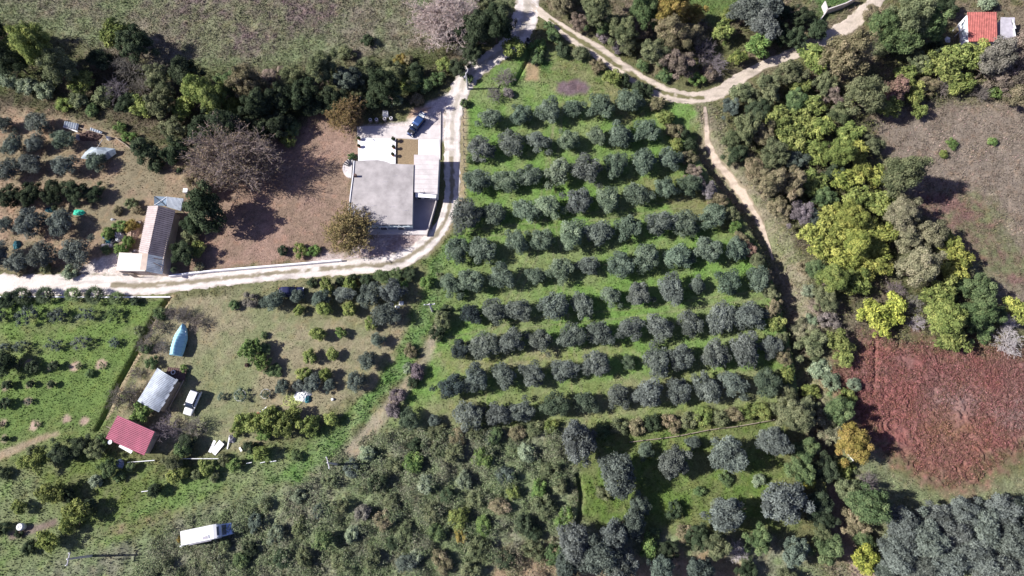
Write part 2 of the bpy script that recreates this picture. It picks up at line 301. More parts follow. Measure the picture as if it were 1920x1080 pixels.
def ribbon(name, pts, mid, colA, colE, grass, wobble=.5, eg=.74):
    P = wl(*pts); out = []; n = len(P)
    # resample with Catmull-Rom
    def cr(a, b, c_, d, t): return .5 * ((2 * b) + (-a + c_) * t + (2 * a - 5 * b + 4 * c_ - d) * t * t + (-a + 3 * b - 3 * c_ + d) * t ** 3)
    A = np.array(P)
    for i in range(n - 1):
        q = [A[max(i - 1, 0)], A[i], A[i + 1], A[min(i + 2, n - 1)]]
        L = np.hypot(*(A[i + 1] - A[i])[:2]); s = max(int(L / .3), 1)
        for t in np.arange(s) / s: out.append(cr(*q, t))
    out.append(A[-1]); A = np.array(out)
    T = np.gradient(A[:, :2], axis=0); T /= np.linalg.norm(T, axis=1)[:, None] + 1e-9; N = np.stack([-T[:, 1], T[:, 0]], 1)
    K = 33; s = np.linspace(-1.15, 1.15, K)
    nn = np.arange(len(A)) * .3
    wl_ = A[:, 2] * (1 + (fbm(nn * .35, nn * 0, 51, 3) - .5) * wobble); wr = A[:, 2] * (1 + (fbm(nn * .35, nn * 0, 52, 3) - .5) * wobble)
    Wd = np.where(s[None] < 0, wl_[:, None], wr[:, None])
    x = A[:, 0, None] + N[:, 0, None] * s * Wd; y = A[:, 1, None] + N[:, 1, None] * s * Wd
    S = np.broadcast_to(s, x.shape)
    e = np.abs(S)
    z = .045 - .02 * fbm(x * .8, y * .8, 3, 2) - .17 * sstep(.8, 1.12, e + (fbm(x * 1.6, y * 1.6, 8, 3) - .5) * .5)
    z = z + bank(x, y)
    mw = np.array([mid(pts, i / len(A)) for i in range(len(A))])[:, None]
    rut = sstep(.16, .02, np.abs(e - .5)) * .02 * (mw > .05); z = z - rut
    g = np.clip(mw * sstep(.38, .12, e + (fbm(x * 1.2, y * 1.2, 12, 3) - .5) * .45) * 1.2, 0, 1) * sstep(.3, .5, fbm(x * .7, y * .7, 14, 3) + mw * .15)
    g = np.clip(g + .8 * sstep(eg, eg + .31, e + (fbm(x * .9, y * .9, 15, 3) - .5) * .7), 0, 1)[..., None]
    n1 = fbm(x * .6, y * .6, 16, 4)[..., None]; n2 = fbm(x * 4, y * 4, 17, 3)[..., None]
    c = (np.array(colA) * (1 - g) + np.array(grass) * g) * (.72 + .3 * n1 + .25 * n2)
    c = c * (1 - .25 * sstep(.55, .75, fbm(x * .25, y * 1.3, 18, 3))[..., None])
    ii = (np.arange(len(A) - 1)[:, None] * K + np.arange(K - 1)[None]).ravel()
    F = np.stack([ii, ii + 1, ii + 1 + K, ii + K], 1)
    me = npmesh(name, np.stack([x.ravel(), y.ravel(), z.ravel()], 1), F, np.clip(c.reshape(-1, 3), 0, .85), smooth=True)
    return add(name, me, M_ROAD, kind='structure')
ribbon('dirt_road', MAIN, lambda P, t: 0 if t < .22 else (.85 if t < .70 else .45), PALE, PALE, (.27, .235, .165), .12)
ribbon('dirt_track', TRK, lambda P, t: 1.0 if .06 < t < .45 else .1, (.55, .47, .39), PALE, (.17, .16, .08), .3)
ribbon('footpath', FOOT, lambda P, t: 0, (.44, .36, .29), PALE, (.21, .18, .115), 1.2, .45)

# ------------------------------------------------------------------ stuff nobody could count
def blades(n, box, seed):
    r = np.random.default_rng(seed)
    x = r.uniform(box[0], box[1], n); y = r.uniform(box[2], box[3], n)
    sd = roads_sd(x, y); c, p = land(x, y)
    dens = p[:, 2] * (.35 + 1.1 * fbm(x * .8, y * .8, 71, 3))
    for (u0, v0, u1, v1) in [(665, 255, 826, 440), (190, 366, 345, 516)]:
        q = wp((u0, v0), (u1, v0), (u1, v1), (u0, v1)); xx = [a for a, _ in q]; yy = [b for _, b in q]
        dens = np.where((x > min(xx)) & (x < max(xx)) & (y > min(yy)) & (y < max(yy)), 0, dens)
    keep = (r.random(n) < dens) & (sd > -.1 + r.random(n) * .5) & (np.abs(x) < 30 + 70 + y * .25)
    x, y, c, p = x[keep], y[keep], c[keep], p[keep]; n = len(x)
    z = relief(x, y, p, roads_sd(x, y)) - .03
    h = p[:, 1] * (.4 + .9 * r.random(n)) * (.6 + .8 * fbm(x * .6, y * .6, 72, 2)); h *= .9
    a = fbm(x * .12, y * .12, 73, 3) * 14 + r.normal(0, .7, n)
    lean = .35 + .5 * r.random(n)
    d = np.stack([np.cos(a) * lean, np.sin(a) * lean, np.ones(n)], 1); d /= np.linalg.norm(d, axis=1)[:, None]
    b = r.uniform(0, 6.28, n); w = (.05 + .09 * r.random(n))
    s = np.stack([np.cos(b) * w, np.sin(b) * w, np.zeros(n)], 1)
    P0 = np.stack([x, y, z], 1)
    vts = np.stack([P0 - s, P0 + s, P0 + d * h[:, None] * 1.25], 1).reshape(-1, 3)
    k = (.75 + .75 * r.random(n)); cc = c * k[:, None]
    pale = (r.random(n) < .05)[:, None]; cc = np.where(pale, cc * np.array((1.9, 1.6, 1.9)), cc)
    cc = np.repeat(np.clip(cc, 0, .8), 3, 0)
    return vts, np.arange(n * 3).reshape(-1, 3), cc, np.repeat(.3 + .4 * r.random(n), 3)
vt, fc, cc, vr = blades(520000, (-112, 112, -15, 100), 5)
add('grass', npmesh('grass', vt, fc, cc, vr, k=3), M_STUFF, kind='stuff')['label'] = 'short green and dry grass over the fields'

def leaves(P, N, L, Wd, r, flat=.0, droop=0.0, axis=None):
    n = len(P); up = N / (np.linalg.norm(N, axis=1)[:, None] + 1e-9)
    t = r.normal(0, 1, (n, 3)) if axis is None else axis + r.normal(0, .35, (n, 3))
    t -= (t * up).sum(1)[:, None] * up * (1 - flat); t[:, 2] -= droop
    t /= np.linalg.norm(t, axis=1)[:, None] + 1e-9
    s = np.cross(t, up); s /= np.linalg.norm(s, axis=1)[:, None] + 1e-9
    L = (L * (.6 + .8 * r.random(n)))[:, None]; Wd = (Wd * (.6 + .8 * r.random(n)))[:, None]
    fold = up * Wd * .25
    v = np.stack([P - t * L * .5, P + s * Wd * .5 + fold, P + t * L * .5, P - s * Wd * .5 + fold], 1)
    return v.reshape(-1, 3), np.arange(n * 4).reshape(-1, 4)

def cover(name, label, P, n, seed, pal, hfun, size, dens=None, ncut=.0):
    r = np.random.default_rng(seed); A = np.array(P)
    x = r.uniform(A[:, 0].min(), A[:, 0].max(), n); y = r.uniform(A[:, 1].min(), A[:, 1].max(), n)
    k = poly_sd(x, y, P) + (fbm(x * .6, y * .6, 2, 3) - .5) * 3 > 0
    k &= roads_sd(x, y) > .3
    dE = x - np.interp(y, [q[1] for q in EDGE[::-1]], [q[0] for q in EDGE[::-1]]); k &= ~((dE > -.5) & (dE < 3.4) & (y > EDGE[-1][1]) & (y < EDGE[0][1]))
    x, y = x[k], y[k]
    k = fbm(x * .45, y * .45, seed, 3) + r.normal(0, .05, len(x)) > ncut; x, y = x[k], y[k]; n = len(x)
    c, p = land(x, y, False); z = relief(x, y, p, roads_sd(x, y))
    h = hfun(x, y) * r.random(n) ** .6
    Pn = np.stack([x, y, z + h], 1)
    N = r.normal(0, .55, (n, 3)); N[:, 2] += 1
    v, f = leaves(Pn, N, size, size * .6, r)
    pal = np.array(pal); m = np.clip((fbm(x * .28, y * .28, seed + 3, 3) * .75 + r.normal(0, .09, n) + .12), 0, .999)
    m = np.clip((m - .3) / .42, 0, .999); q = pal[(m * len(pal)).astype(int)]
    q = (q * .55 + c * .5) * (.7 + .6 * r.random(n))[:, None]
    o = add(name, npmesh(name, v, f, np.repeat(q, 4, 0), np.repeat(r.random(n), 4)), M_STUFF, kind='stuff')
    o['label'] = label; return o
scrubP = wp((250,1090),(270,1020),(350,975),(460,935),(570,905),(630,850),(700,815),(740,800),(860,802),(1070,805),(1085,900),(1075,975),(1060,1110),(600,1120))
def mound(x, y): return 1.7 * sstep(.38, .68, fbm(x * .42, y * .42, 91, 3)) + .25
cover('undergrowth', 'tangled scrub of brambles and weeds below the olive grove', scrubP, 210000, 3,
      [(.21,.20,.15),(.185,.22,.125),(.155,.22,.10),(.125,.185,.085),(.22,.255,.165),(.145,.205,.10),(.21,.195,.155),(.19,.235,.135)], mound, .2, ncut=.40)
cover('red_ground_cover', 'low red brown creeping plants covering the patch at right', REDP, 110000, 4,
      [(.22,.105,.09),(.25,.13,.105),(.19,.105,.09),(.26,.15,.085),(.225,.12,.10)], lambda x, y: .12 + 0 * x, .22, ncut=.36)
medP = wp((-60,-40),(965,-40),(940,55),(850,85),(760,108),(620,122),(480,132),(330,125),(190,105),(100,55),(-60,45))
cover('meadow_weeds', 'dry weeds and brambles in the meadow at the top left', medP, 60000, 8,
      [(.19,.15,.12),(.16,.17,.085),(.18,.155,.115),(.165,.195,.085),(.21,.205,.135)], lambda x, y: .5 * sstep(.4, .7, fbm(x * .4, y * .4, 92, 3)) + .12, .2, ncut=.42)
rP = wp((1640,225),(1760,200),(1990,200),(1990,640),(1900,600),(1860,540),(1790,440),(1720,380),(1690,340))
cover('field_weeds', 'low purple brown weeds across the dry field at right', rP, 26000, 9,
      [(.16,.10,.09),(.15,.145,.09),(.17,.15,.12),(.13,.15,.06)], lambda x, y: .3 * sstep(.4, .7, fbm(x * .4, y * .4, 93, 3)) + .1, .18, ncut=.5)
woodP = wp((1350,205),(1420,150),(1520,110),(1640,120),(1900,110),(1990,180),(1760,195),(1640,225),(1650,330),(1740,430),(1850,560),(1870,650),(1650,640),(1560,700),(1580,860),(1640,960),(1600,1100),(1500,1100),(1530,900),(1490,740),(1470,560),(1400,400),(1300,250))
cover('wood_undergrowth', 'brambles and dry stems filling the gaps of the wood', woodP, 150000, 10,
      [(.20,.18,.14),(.14,.17,.08),(.21,.24,.07),(.13,.16,.08),(.24,.22,.16),(.27,.29,.08),(.19,.21,.10)], lambda x, y: 2.0 * sstep(.35, .65, fbm(x * .4, y * .4, 94, 3)) + .15, .22, ncut=.36)
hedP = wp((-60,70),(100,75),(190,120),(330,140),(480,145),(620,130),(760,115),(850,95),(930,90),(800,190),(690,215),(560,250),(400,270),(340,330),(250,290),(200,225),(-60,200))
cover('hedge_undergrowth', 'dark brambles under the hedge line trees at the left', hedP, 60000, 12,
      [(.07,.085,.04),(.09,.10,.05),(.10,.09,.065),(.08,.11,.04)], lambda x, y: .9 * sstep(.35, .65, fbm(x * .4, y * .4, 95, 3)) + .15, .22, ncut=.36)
litP = wp((360,270),(470,245),(560,250),(610,210),(668,225),(668,300),(655,420),(690,440),(800,440),(780,475),(640,486),(480,500),(340,512),(345,400))
cover('fallen_leaves', 'brown fallen leaves scattered over the walnut yard', litP, 26000, 13,
      [(.30,.20,.15),(.22,.14,.10),(.36,.26,.2),(.25,.17,.13)], lambda x, y: .05 + 0 * x, .14, ncut=.3)
#PART2
# ------------------------------------------------------------------ plants: prototypes
def tubes(segs, sides=4):
    S = np.array(segs, float); a = S[:, 0:3]; b = S[:, 3:6]; ra = S[:, 6]; rb = S[:, 7]
    d = b - a; d /= np.linalg.norm(d, axis=1)[:, None] + 1e-9
    u = np.cross(d, np.where(np.abs(d[:, 2:3]) > .9, [[1., 0, 0]], [[0., 0, 1]])); u /= np.linalg.norm(u, axis=1)[:, None] + 1e-9
    w = np.cross(d, u); n = len(S); vs = []
    for k in range(sides):
        t = 6.2832 * k / sides; o = u * math.cos(t) + w * math.sin(t)
        vs.append(a + o * ra[:, None]); vs.append(b + o * rb[:, None])
    v = np.stack(vs, 1).reshape(-1, 3); base = np.arange(n)[:, None] * sides * 2; fs = []
    for k in range(sides):
        j = (k + 1) % sides; fs.append(base + np.array([[2 * k, 2 * j, 2 * j + 1, 2 * k + 1]]))
    return v, np.concatenate(fs, 0)
def limbs(Rr, hc, seed, n1=6, tr=.14, up=.55):
    r = np.random.default_rng(seed); segs = []
    fork = np.array([0, 0, hc * .42]); segs.append([0, 0, -.25, *fork, tr * 1.25, tr])
    for i in range(n1):
        a = 6.283 * (i + r.random() * .5) / n1; e = up * (.5 + r.random())
        tip = fork + np.array([math.cos(a), math.sin(a), e]) * Rr * .62
        mid = (fork + tip) / 2 + r.normal(0, .08, 3) * Rr
        segs.append([*fork, *mid, tr * .7, tr * .45]); segs.append([*mid, *tip, tr * .45, tr * .2])
        for k in range(2):
            t2 = mid + (tip - fork) * .45 + r.normal(0, .2, 3) * Rr; segs.append([*mid, *t2, tr * .3, tr * .1])
    v, f = tubes(segs, 5); return npmesh('trunk', v, f)
def crown(Rr, hc, asp, nl, lr, nper, L, Wd, seed, mode='round', fill=1.0, irr=.22):
    r = np.random.default_rng(seed); Ps = []; Ns = []; Ax = []; Vr = []; cores_v = []; cores_f = []; nb = 0
    lob = []
    for i in range(nl):
        zf = 1 - 1.35 * (i + .5) / nl; a = 2.39996 * i + seed
        rr = math.sqrt(max(0, 1 - zf * zf)); k = 1 + r.normal(0, irr)
        d = np.array([rr * math.cos(a), rr * math.sin(a), zf * asp])
        lob.append((d * Rr * .66 * k, Rr * lr * (.75 + .5 * r.random())))
    for c, q in lob:
        c = c + np.array([0, 0, hc]); n = int(nper * (q / (Rr * lr)) ** 2)
        d = r.normal(0, 1, (n, 3)); d[:, 2] = np.abs(d[:, 2]) * 1.0 - .25; d /= np.linalg.norm(d, axis=1)[:, None]
        rad = q * (.72 + .38 * r.random(n) ** 1.5)[:, None]
        P = c + d * rad * np.array([1, 1, .9])
        keep = np.ones(n, bool)
        for c2, q2 in lob:
            c2 = c2 + np.array([0, 0, hc]); dd = np.linalg.norm(P - c2, axis=1)
            keep &= (dd > q2 * .62)
        P = P[keep]; d = d[keep]; m = len(P)
        if mode == 'spiky': N = d * .45 + r.normal(0, .5, (m, 3)) + np.array([-.15, 0, .45]); ax = d * np.array([1, 1, .3]) + np.array([0, 0, .12])
        else: N = d * .7 + r.normal(0, .45, (m, 3)) + np.array([0, 0, .55]); ax = r.normal(0, 1, (m, 3))
        Ps.append(P); Ns.append(N); Ax.append(ax); lv = r.normal(0, .17)
        Vr.append(np.clip(.42 + lv + r.normal(0, .19, m), 0, 1))
        if fill:  # darker core blob added unseen inside each lobe to block light
            S, T = 7, 5; th = np.linspace(0, 6.2832, S, endpoint=False)
            vv = [c + np.array([0, 0, -q * .62])]
            for t in range(1, T):
                ph = math.pi * t / T - math.pi / 2
                for h in th: vv.append(c + np.array([math.cos(h) * math.cos(ph), math.sin(h) * math.cos(ph), math.sin(ph)]) * q * fill * .66 * (1 + r.normal(0, .15)))
            vv.append(c + np.array([0, 0, q * fill * .66])); ff = []
            for t in range(T - 2):
                for h in range(S):
                    a0 = 1 + t * S + h; a1 = 1 + t * S + (h + 1) % S; ff.append([a0, a1, a1 + S, a0 + S])
            for h in range(S):
                ff.append([0, 1 + (h + 1) % S, 1 + h, 1 + h]); e = 1 + (T - 2) * S; ff.append([e + h, e + (h + 1) % S, len(vv) - 1, len(vv) - 1])
            cores_v.append(np.array(vv)); cores_f.append(np.array(ff) + nb); nb += len(vv)
    P = np.concatenate(Ps); N = np.concatenate(Ns); ax = np.concatenate(Ax); vr = np.concatenate(Vr)
    v, f = leaves(P, N, np.full(len(P), L), np.full(len(P), Wd), r, flat=0, axis=ax, droop=.1 if mode == 'spiky' else 0)
    vr = np.repeat(vr, 4)
    v = v * np.array([1, 1, 1])
    if cores_v:
        cv = np.concatenate(cores_v); cf = np.concatenate(cores_f)
        f = np.concatenate([f, cf + len(v)]); vr = np.concatenate([vr, np.full(len(cv), .2)]); v = np.concatenate([v, cv])
    v[:, 2] = np.maximum(v[:, 2], .05)
    # triangles were written as degenerate quads: split them properly
    return quadmesh('crown', v, f, vr)
def quadmesh(name, v, f, vr):
    dg = f[:, 2] == f[:, 3]; q = f[~dg]; t = f[dg][:, :3]
    me = D.meshes.new(name); me.vertices.add(len(v)); me.vertices.foreach_set('co', v.astype(np.float32).ravel())
    li = np.concatenate([q.ravel(), t.ravel()]).astype(np.int32); me.loops.add(len(li)); me.loops.foreach_set('vertex_index', li)
    ls = np.concatenate([np.arange(len(q)) * 4, len(q) * 4 + np.arange(len(t)) * 3]).astype(np.int32)
    me.polygons.add(len(ls)); me.polygons.foreach_set('loop_start', ls)
    a = me.attributes.new('var', 'FLOAT', 'POINT'); a.data.foreach_set('value', vr.astype(np.float32))
    me.update(calc_edges=True); me.validate(); return me
def bare(Rr, hc, asp, seed, n=34, depth=3, tw=.018, leafn=0):
    r = np.random.default_rng(seed); segs = []
    def grow(p, d, L, rad, k):
        q = p + d * L * .5; d2 = d + r.normal(0, .18, 3); d2 /= np.linalg.norm(d2); e = q + d2 * L * .5
        segs.append([*p, *q, rad, rad * .75]); segs.append([*q, *e, rad * .75, rad * .5])
        if k > 0:
            for j in range(3 + (k > 1)):
                dd = d2 + r.normal(0, .62, 3) + np.array([0, 0, .12]); dd /= np.linalg.norm(dd)
                grow(q if j % 2 else e, dd, L * (.5 + .25 * r.random()), max(rad * .5, tw), k - 1)
    for i in range(n):
        zf = 1 - 1.1 * (i + .5) / n; a = 2.39996 * i; rr = math.sqrt(max(0, 1 - zf * zf))
        d = np.array([rr * math.cos(a), rr * math.sin(a), max(zf, .05) * asp + .15]); d /= np.linalg.norm(d)
        grow(np.array([0, 0, hc * .5]) + d * Rr * .12, d, Rr * .5 * (.75 + .4 * r.random()), Rr * .022, depth)
    v, f = tubes(segs, 3); vr = np.repeat(np.clip(r.normal(.5, .2, len(segs)), 0, 1), 6)
    if leafn:
        S = np.array(segs); tips = S[S[:, 6] < Rr * .02][:, 3:6]; P = tips[r.integers(0, len(tips), leafn)] + r.normal(0, .12, (leafn, 3))
        N = r.normal(0, .5, (leafn, 3)); N[:, 2] += 1
        lv, lf = leaves(P, N, np.full(leafn, .2), np.full(leafn, .14), r)
        return (npmesh('branches', v, f, var=vr), npmesh('leaves', lv, lf, var=np.repeat(r.random(leafn), 4)))
    return (npmesh('branches', v, f, var=vr), None)
def fan_palm(Rr, seed):
    r = np.random.default_rng(seed); Ps = []; Ns = []; Ax = []
    for i in range(26):
        a = 2.39996 * i; el = .15 + 1.1 * (i / 26) ; d = np.array([math.cos(a) * math.cos(el), math.sin(a) * math.cos(el), math.sin(el)])
        c = np.array([0, 0, .55]) + d * Rr * .5
        for j in range(11):
            t = (j - 5) / 5 * 1.15; s = np.array([-math.sin(a), math.cos(a), 0]); ld = d * math.cos(t) + s * math.sin(t); ld[2] -= .15
            Ps.append(c + ld * Rr * .26); Ax.append(ld * 8); Ns.append(np.cross(ld, s) + r.normal(0, .1, 3) + np.array([0, 0, .6]))
    P = np.array(Ps); v, f = leaves(P, np.array(Ns), np.full(len(P), Rr * .55), np.full(len(P), .075), r, axis=np.array(Ax))
    return npmesh('crown', v, f, var=np.repeat(np.clip(r.normal(.5, .25, len(P)), 0, 1), 4))

PROTO = {}
def proto(kind):
    if kind in PROTO: return PROTO[kind]
    L = []
    for s in range({'olive': 8, 'leafy': 7, 'frond': 7, 'big': 6, 'bush': 6}.get(kind, 4)):
        e = s * 13 + 5
        if kind == 'olive': L.append((2.2, 2.15, limbs(2.2, 2.15, e, 5), crown(2.2, 2.15, .82, 30, .33, 150, .42, .10, e, 'spiky', fill=.62, irr=.4), None, M_LEAF))
        elif kind == 'oldolive': L.append((3.3, 3.2, limbs(3.3, 3, e, 6, .22), crown(3.3, 3.2, .75, 48, .26, 150, .40, .13, e, 'spiky', fill=.8, irr=.3), None, M_LEAF))
        elif kind == 'young': L.append((1.25, 1.0, limbs(1.25, 1, e, 4, .06), crown(1.25, 1.0, .75, 9, .45, 60, .32, .06, e, 'spiky', fill=.7, irr=.3), None, M_LEAF))
        elif kind == 'leafy': L.append((2.4, 2.3, limbs(2.4, 2.3, e, 5), crown(2.4, 2.3, .85, 34, .27, 190, .21, .13, e, fill=.8, irr=.42), None, M_LEAF))
        elif kind == 'frond': L.append((2.4, 2.3, limbs(2.4, 2.3, e, 5), crown(2.4, 2.3, .8, 26, .30, 75, .62, .19, e, 'spiky', fill=.6, irr=.48), None, M_LEAF))
        elif kind == 'big': L.append((3.4, 3.6, limbs(3.4, 3.6, e, 6, .2), crown(3.4, 3.6, .95, 52, .25, 190, .23, .14, e, fill=.85, irr=.32), None, M_LEAF))
        elif kind == 'bush': L.append((1.5, .85, limbs(1.5, .8, e, 4, .05), crown(1.5, .85, .7, 10, .45, 120, .2, .13, e, irr=.3), None, M_LEAF))
        elif kind == 'citrus': L.append((1.2, 1.15, limbs(1.2, 1.1, e, 4, .06), crown(1.2, 1.15, .9, 12, .40, 90, .22, .12, e, irr=.2), None, M_LEAF))
        elif kind == 'bare':
            a, b = bare(2.2, 1.6, .7, e, 22, 3); L.append((2.2, 1.9, limbs(2.2, 1.9, e, 5, .08), a, b, M_TWIG))
        elif kind == 'bigbare':
            a, b = bare(6.3, 4.5, .65, e, 46, 4, .03, 9000); L.append((6.3, 4.4, limbs(6.3, 4.6, e, 7, .3), a, b, M_TWIG))
        elif kind == 'autumn':
            a, b = bare(4, 4, 1.0, e, 40, 3, .025, 9000); L.append((4, 4.2, limbs(4, 4.2, e, 7, .22), a, b, M_TWIG))
        elif kind == 'palm': L.append((1.3, .8, limbs(.4, .9, e, 3, .16), fan_palm(1.35, e), None, M_LEAF))
        if kind in ('bigbare', 'autumn') and s >= 1: break
    for R0, hc, tr, cr, lv, m in L:
        tr.materials.append(M_BARK); cr.materials.append(m)
        if lv: lv.materials.append(M_LEAF)
    PROTO[kind] = L; return L
PCNT = [0]
def plant(kind, name, u, v, r, col, label, cat, group, leafcol=None, squash=1.0):
    L = proto(kind); R0, hc, tr, cr, lv, m = L[PCNT[0] % len(L)]; PCNT[0] += 1
    s = r / ppm(v, 2.0) / R0 * (.87 if kind == 'olive' else .97)
    x, y = G(u, v, hc * s * squash); x = float(x); y = float(y)
    rn = random.Random(int(u * 7 + v * 131))
    t = thing(name, label, cat, (x, y, float(gz(x, y)) - .02), rn.uniform(0, 6.28), group)
    sx = s * rn.uniform(.86, 1.17); t.scale = (sx, s * s / sx, s * squash * rn.uniform(.92, 1.1))
    a = add('trunk', tr, None, t)
    k = rn.uniform(.85, 1.15); j = [rn.uniform(.97, 1.03) for _ in range(3)]
    b = add('branches' if lv else 'crown', cr, None, t); b.color = (*[c * k * q for c, q in zip(col, j)], 1)
    if lv: l = add('leaves', lv, None, t); l.color = (*[c * k for c in (leafcol or col)], 1)
    return t
ORD = ['first', 'second', 'third', 'fourth', 'fifth', 'sixth', 'seventh', 'eighth', 'ninth', 'tenth', 'eleventh', 'twelfth', 'thirteenth', 'fourteenth', 'fifteenth', 'sixteenth', 'seventeenth', 'eighteenth', 'nineteenth', 'twentieth'] + ['twenty-' + q for q in ['first', 'second', 'third', 'fourth', 'fifth', 'sixth', 'seventh', 'eighth', 'ninth']] + ['thirtieth'] + ['thirty-' + q for q in ['first', 'second', 'third', 'fourth', 'fifth', 'sixth', 'seventh', 'eighth', 'ninth']]

# ------------------------------------------------------------------ the grove: rows from the top
OC = {'d': (.160, .184, .156), 'g': (.165, .212, .152), 'p': (.215, .265, .175), 'k': (.07, .092, .088), 'e': (.11, .145, .095), 't': (.175, .20, .172)}
OW = {'d': 'grey', 'g': 'grey green', 'p': 'pale green', 'k': 'dark', 'e': 'dark green', 't': 'silvery'}
ROWS = [
 [(919,222,20,'g'),(977,216,21,'g'),(1030,208,24,'g'),(1076,203,19,'g'),(1127,201,25,'g'),(1177,188,24,'g')],
 [(903,276,24,'d'),(958,268,24,'d'),(1012,266,21,'d'),(1066,264,21,'p'),(1118,257,18,'p'),(1162,253,24,'g'),(1212,247,24,'g')],
 [(895,340,24,'g'),(951,338,23,'p'),(993,329,22,'g'),(1047,324,25,'p'),(1099,318,28,'d'),(1155,310,24,'g'),(1206,305,24,'g'),(1256,297,22,'g')],
 [(875,402,30,'d'),(924,403,22,'g'),(984,393,22,'g'),(1029,385,24,'p'),(1085,378,26,'d'),(1138,375,24,'p'),(1196,364,24,'g'),(1247,353,21,'g'),(1293,349,21,'e')],
 [(860,469,23,'g'),(903,467,25,'g'),(967,453,22,'g'),(1016,451,23,'g'),(1070,441,27,'p'),(1122,435,26,'d'),(1178,427,24,'g'),(1238,420,25,'d'),(1287,417,25,'g'),(1336,405,24,'g')],
 [(848,533,22,'g'),(884,527,25,'g'),(942,518,24,'g'),(1004,516,18,'g'),(1051,505,24,'p'),(1104,498,19,'d'),(1160,495,25,'g'),(1211,482,25,'g'),(1273,478,25,'g'),(1327,469,26,'g'),(1378,467,22,'g')],
 [(884,589,20,'k'),(929,582,25,'d'),(973,579,22,'d'),(1036,577,27,'d'),(1091,570,22,'d'),(1147,555,19,'g'),(1197,550,23,'d'),(1257,544,27,'d'),(1307,533,16,'d'),(1363,530,25,'g'),(1420,521,23,'g')],
 [(861,654,18,'k'),(906,647,26,'d'),(960,636,24,'d'),(1014,637,22,'d'),(1072,631,25,'d'),(1125,625,25,'d'),(1182,615,24,'d'),(1237,613,24,'d'),(1296,608,23,'d'),(1350,595,27,'t'),(1406,589,29,'t')],
 [(848,724,25,'k'),(893,707,25,'d'),(945,704,23,'d'),(998,702,24,'d'),(1058,695,23,'d'),(1117,685,25,'d'),(1179,678,13,'e'),(1230,676,28,'d'),(1276,671,26,'d'),(1338,663,27,'d'),(1396,654,30,'t'),(1444,649,21,'d')],
 [(766,787,19,'e'),(815,787,12,'d'),(877,777,26,'d'),(933,777,24,'d'),(977,771,23,'d'),(1041,761,25,'e'),(1099,755,22,'e'),(1158,743,22,'d'),(1217,738,26,'t'),(1268,734,24,'d'),(1325,728,26,'d'),(1377,720,25,'d'),(1437,716,27,'e')]]
for i, row in enumerate(ROWS):
    for j, (u, v, r, c) in enumerate(row):
        size = 'small' if r < 20 else ('big' if r > 27 else 'round')
        plant('olive', 'olive_tree', u, v + 1, r * 1.07, OC[c], f'{size} {OW[c]} olive tree, {ORD[j]} from left in the {ORD[i]} orchard row from top', 'olive tree', 'olive trees in the rows of the main grove')

# ------------------------------------------------------------------ every other tree and bush, area by area
CC = {'y': ((.315, .34, .095), 'yellow'), 'v': ((.235, .275, .09), 'yellow green'), 'G': ((.145, .20, .09), 'green'), 'l': ((.19, .27, .09), 'bright green'), 'D': ((.075, .10, .058), 'dark green'),
      'o': ((.185, .205, .11), 'olive green'), 'n': ((.26, .225, .14), 'brown green'), 'b': ((.25, .205, .165), 'brown'), 'r': ((.26, .17, .13), 'reddish brown'), 't': ((.27, .26, .165), 'tan'),
      's': ((.180, .205, .180), 'silvery grey'), 'u': ((.15, .185, .15), 'blue grey'), 'O': ((.31, .235, .08), 'golden orange'), 'g': ((.25, .225, .195), 'grey'), 'w': ((.50, .46, .46), 'whitish'),
      'P': ((.23, .20, .205), 'purple grey'), 'Y': ((.39, .42, .095), 'vivid yellow'), 'a': ((.27, .32, .21), 'pale green'), 'k': ((.065, .085, .05), 'blackish green')}  # near-black k: hedge shade put into crown colour, plus some truly dark plants
NOUN = {'olive': ('olive_tree', 'olive tree', 'feathery olive tree'), 'oldolive': ('olive_tree', 'olive tree', 'big old olive tree'), 'young': ('young_olive_tree', 'olive tree', 'thin young olive'), 'leafy': ('broadleaf_tree', 'tree', 'leafy tree'), 'frond': ('broadleaf_tree', 'tree', 'leafy tree'),
        'big': ('broadleaf_tree', 'tree', 'large crowned tree'), 'bush': ('bush', 'bush', 'low bush'), 'citrus': ('citrus_tree', 'citrus tree', 'small citrus tree'), 'bare': ('bare_tree', 'tree', 'leafless bush'), 'bigbare': ('walnut_tree', 'tree', 'broad half bare walnut tree'),
        'autumn': ('autumn_tree', 'tree', 'thinly leaved autumn tree'), 'palm': ('fan_palm', 'palm', 'low fan palm')}
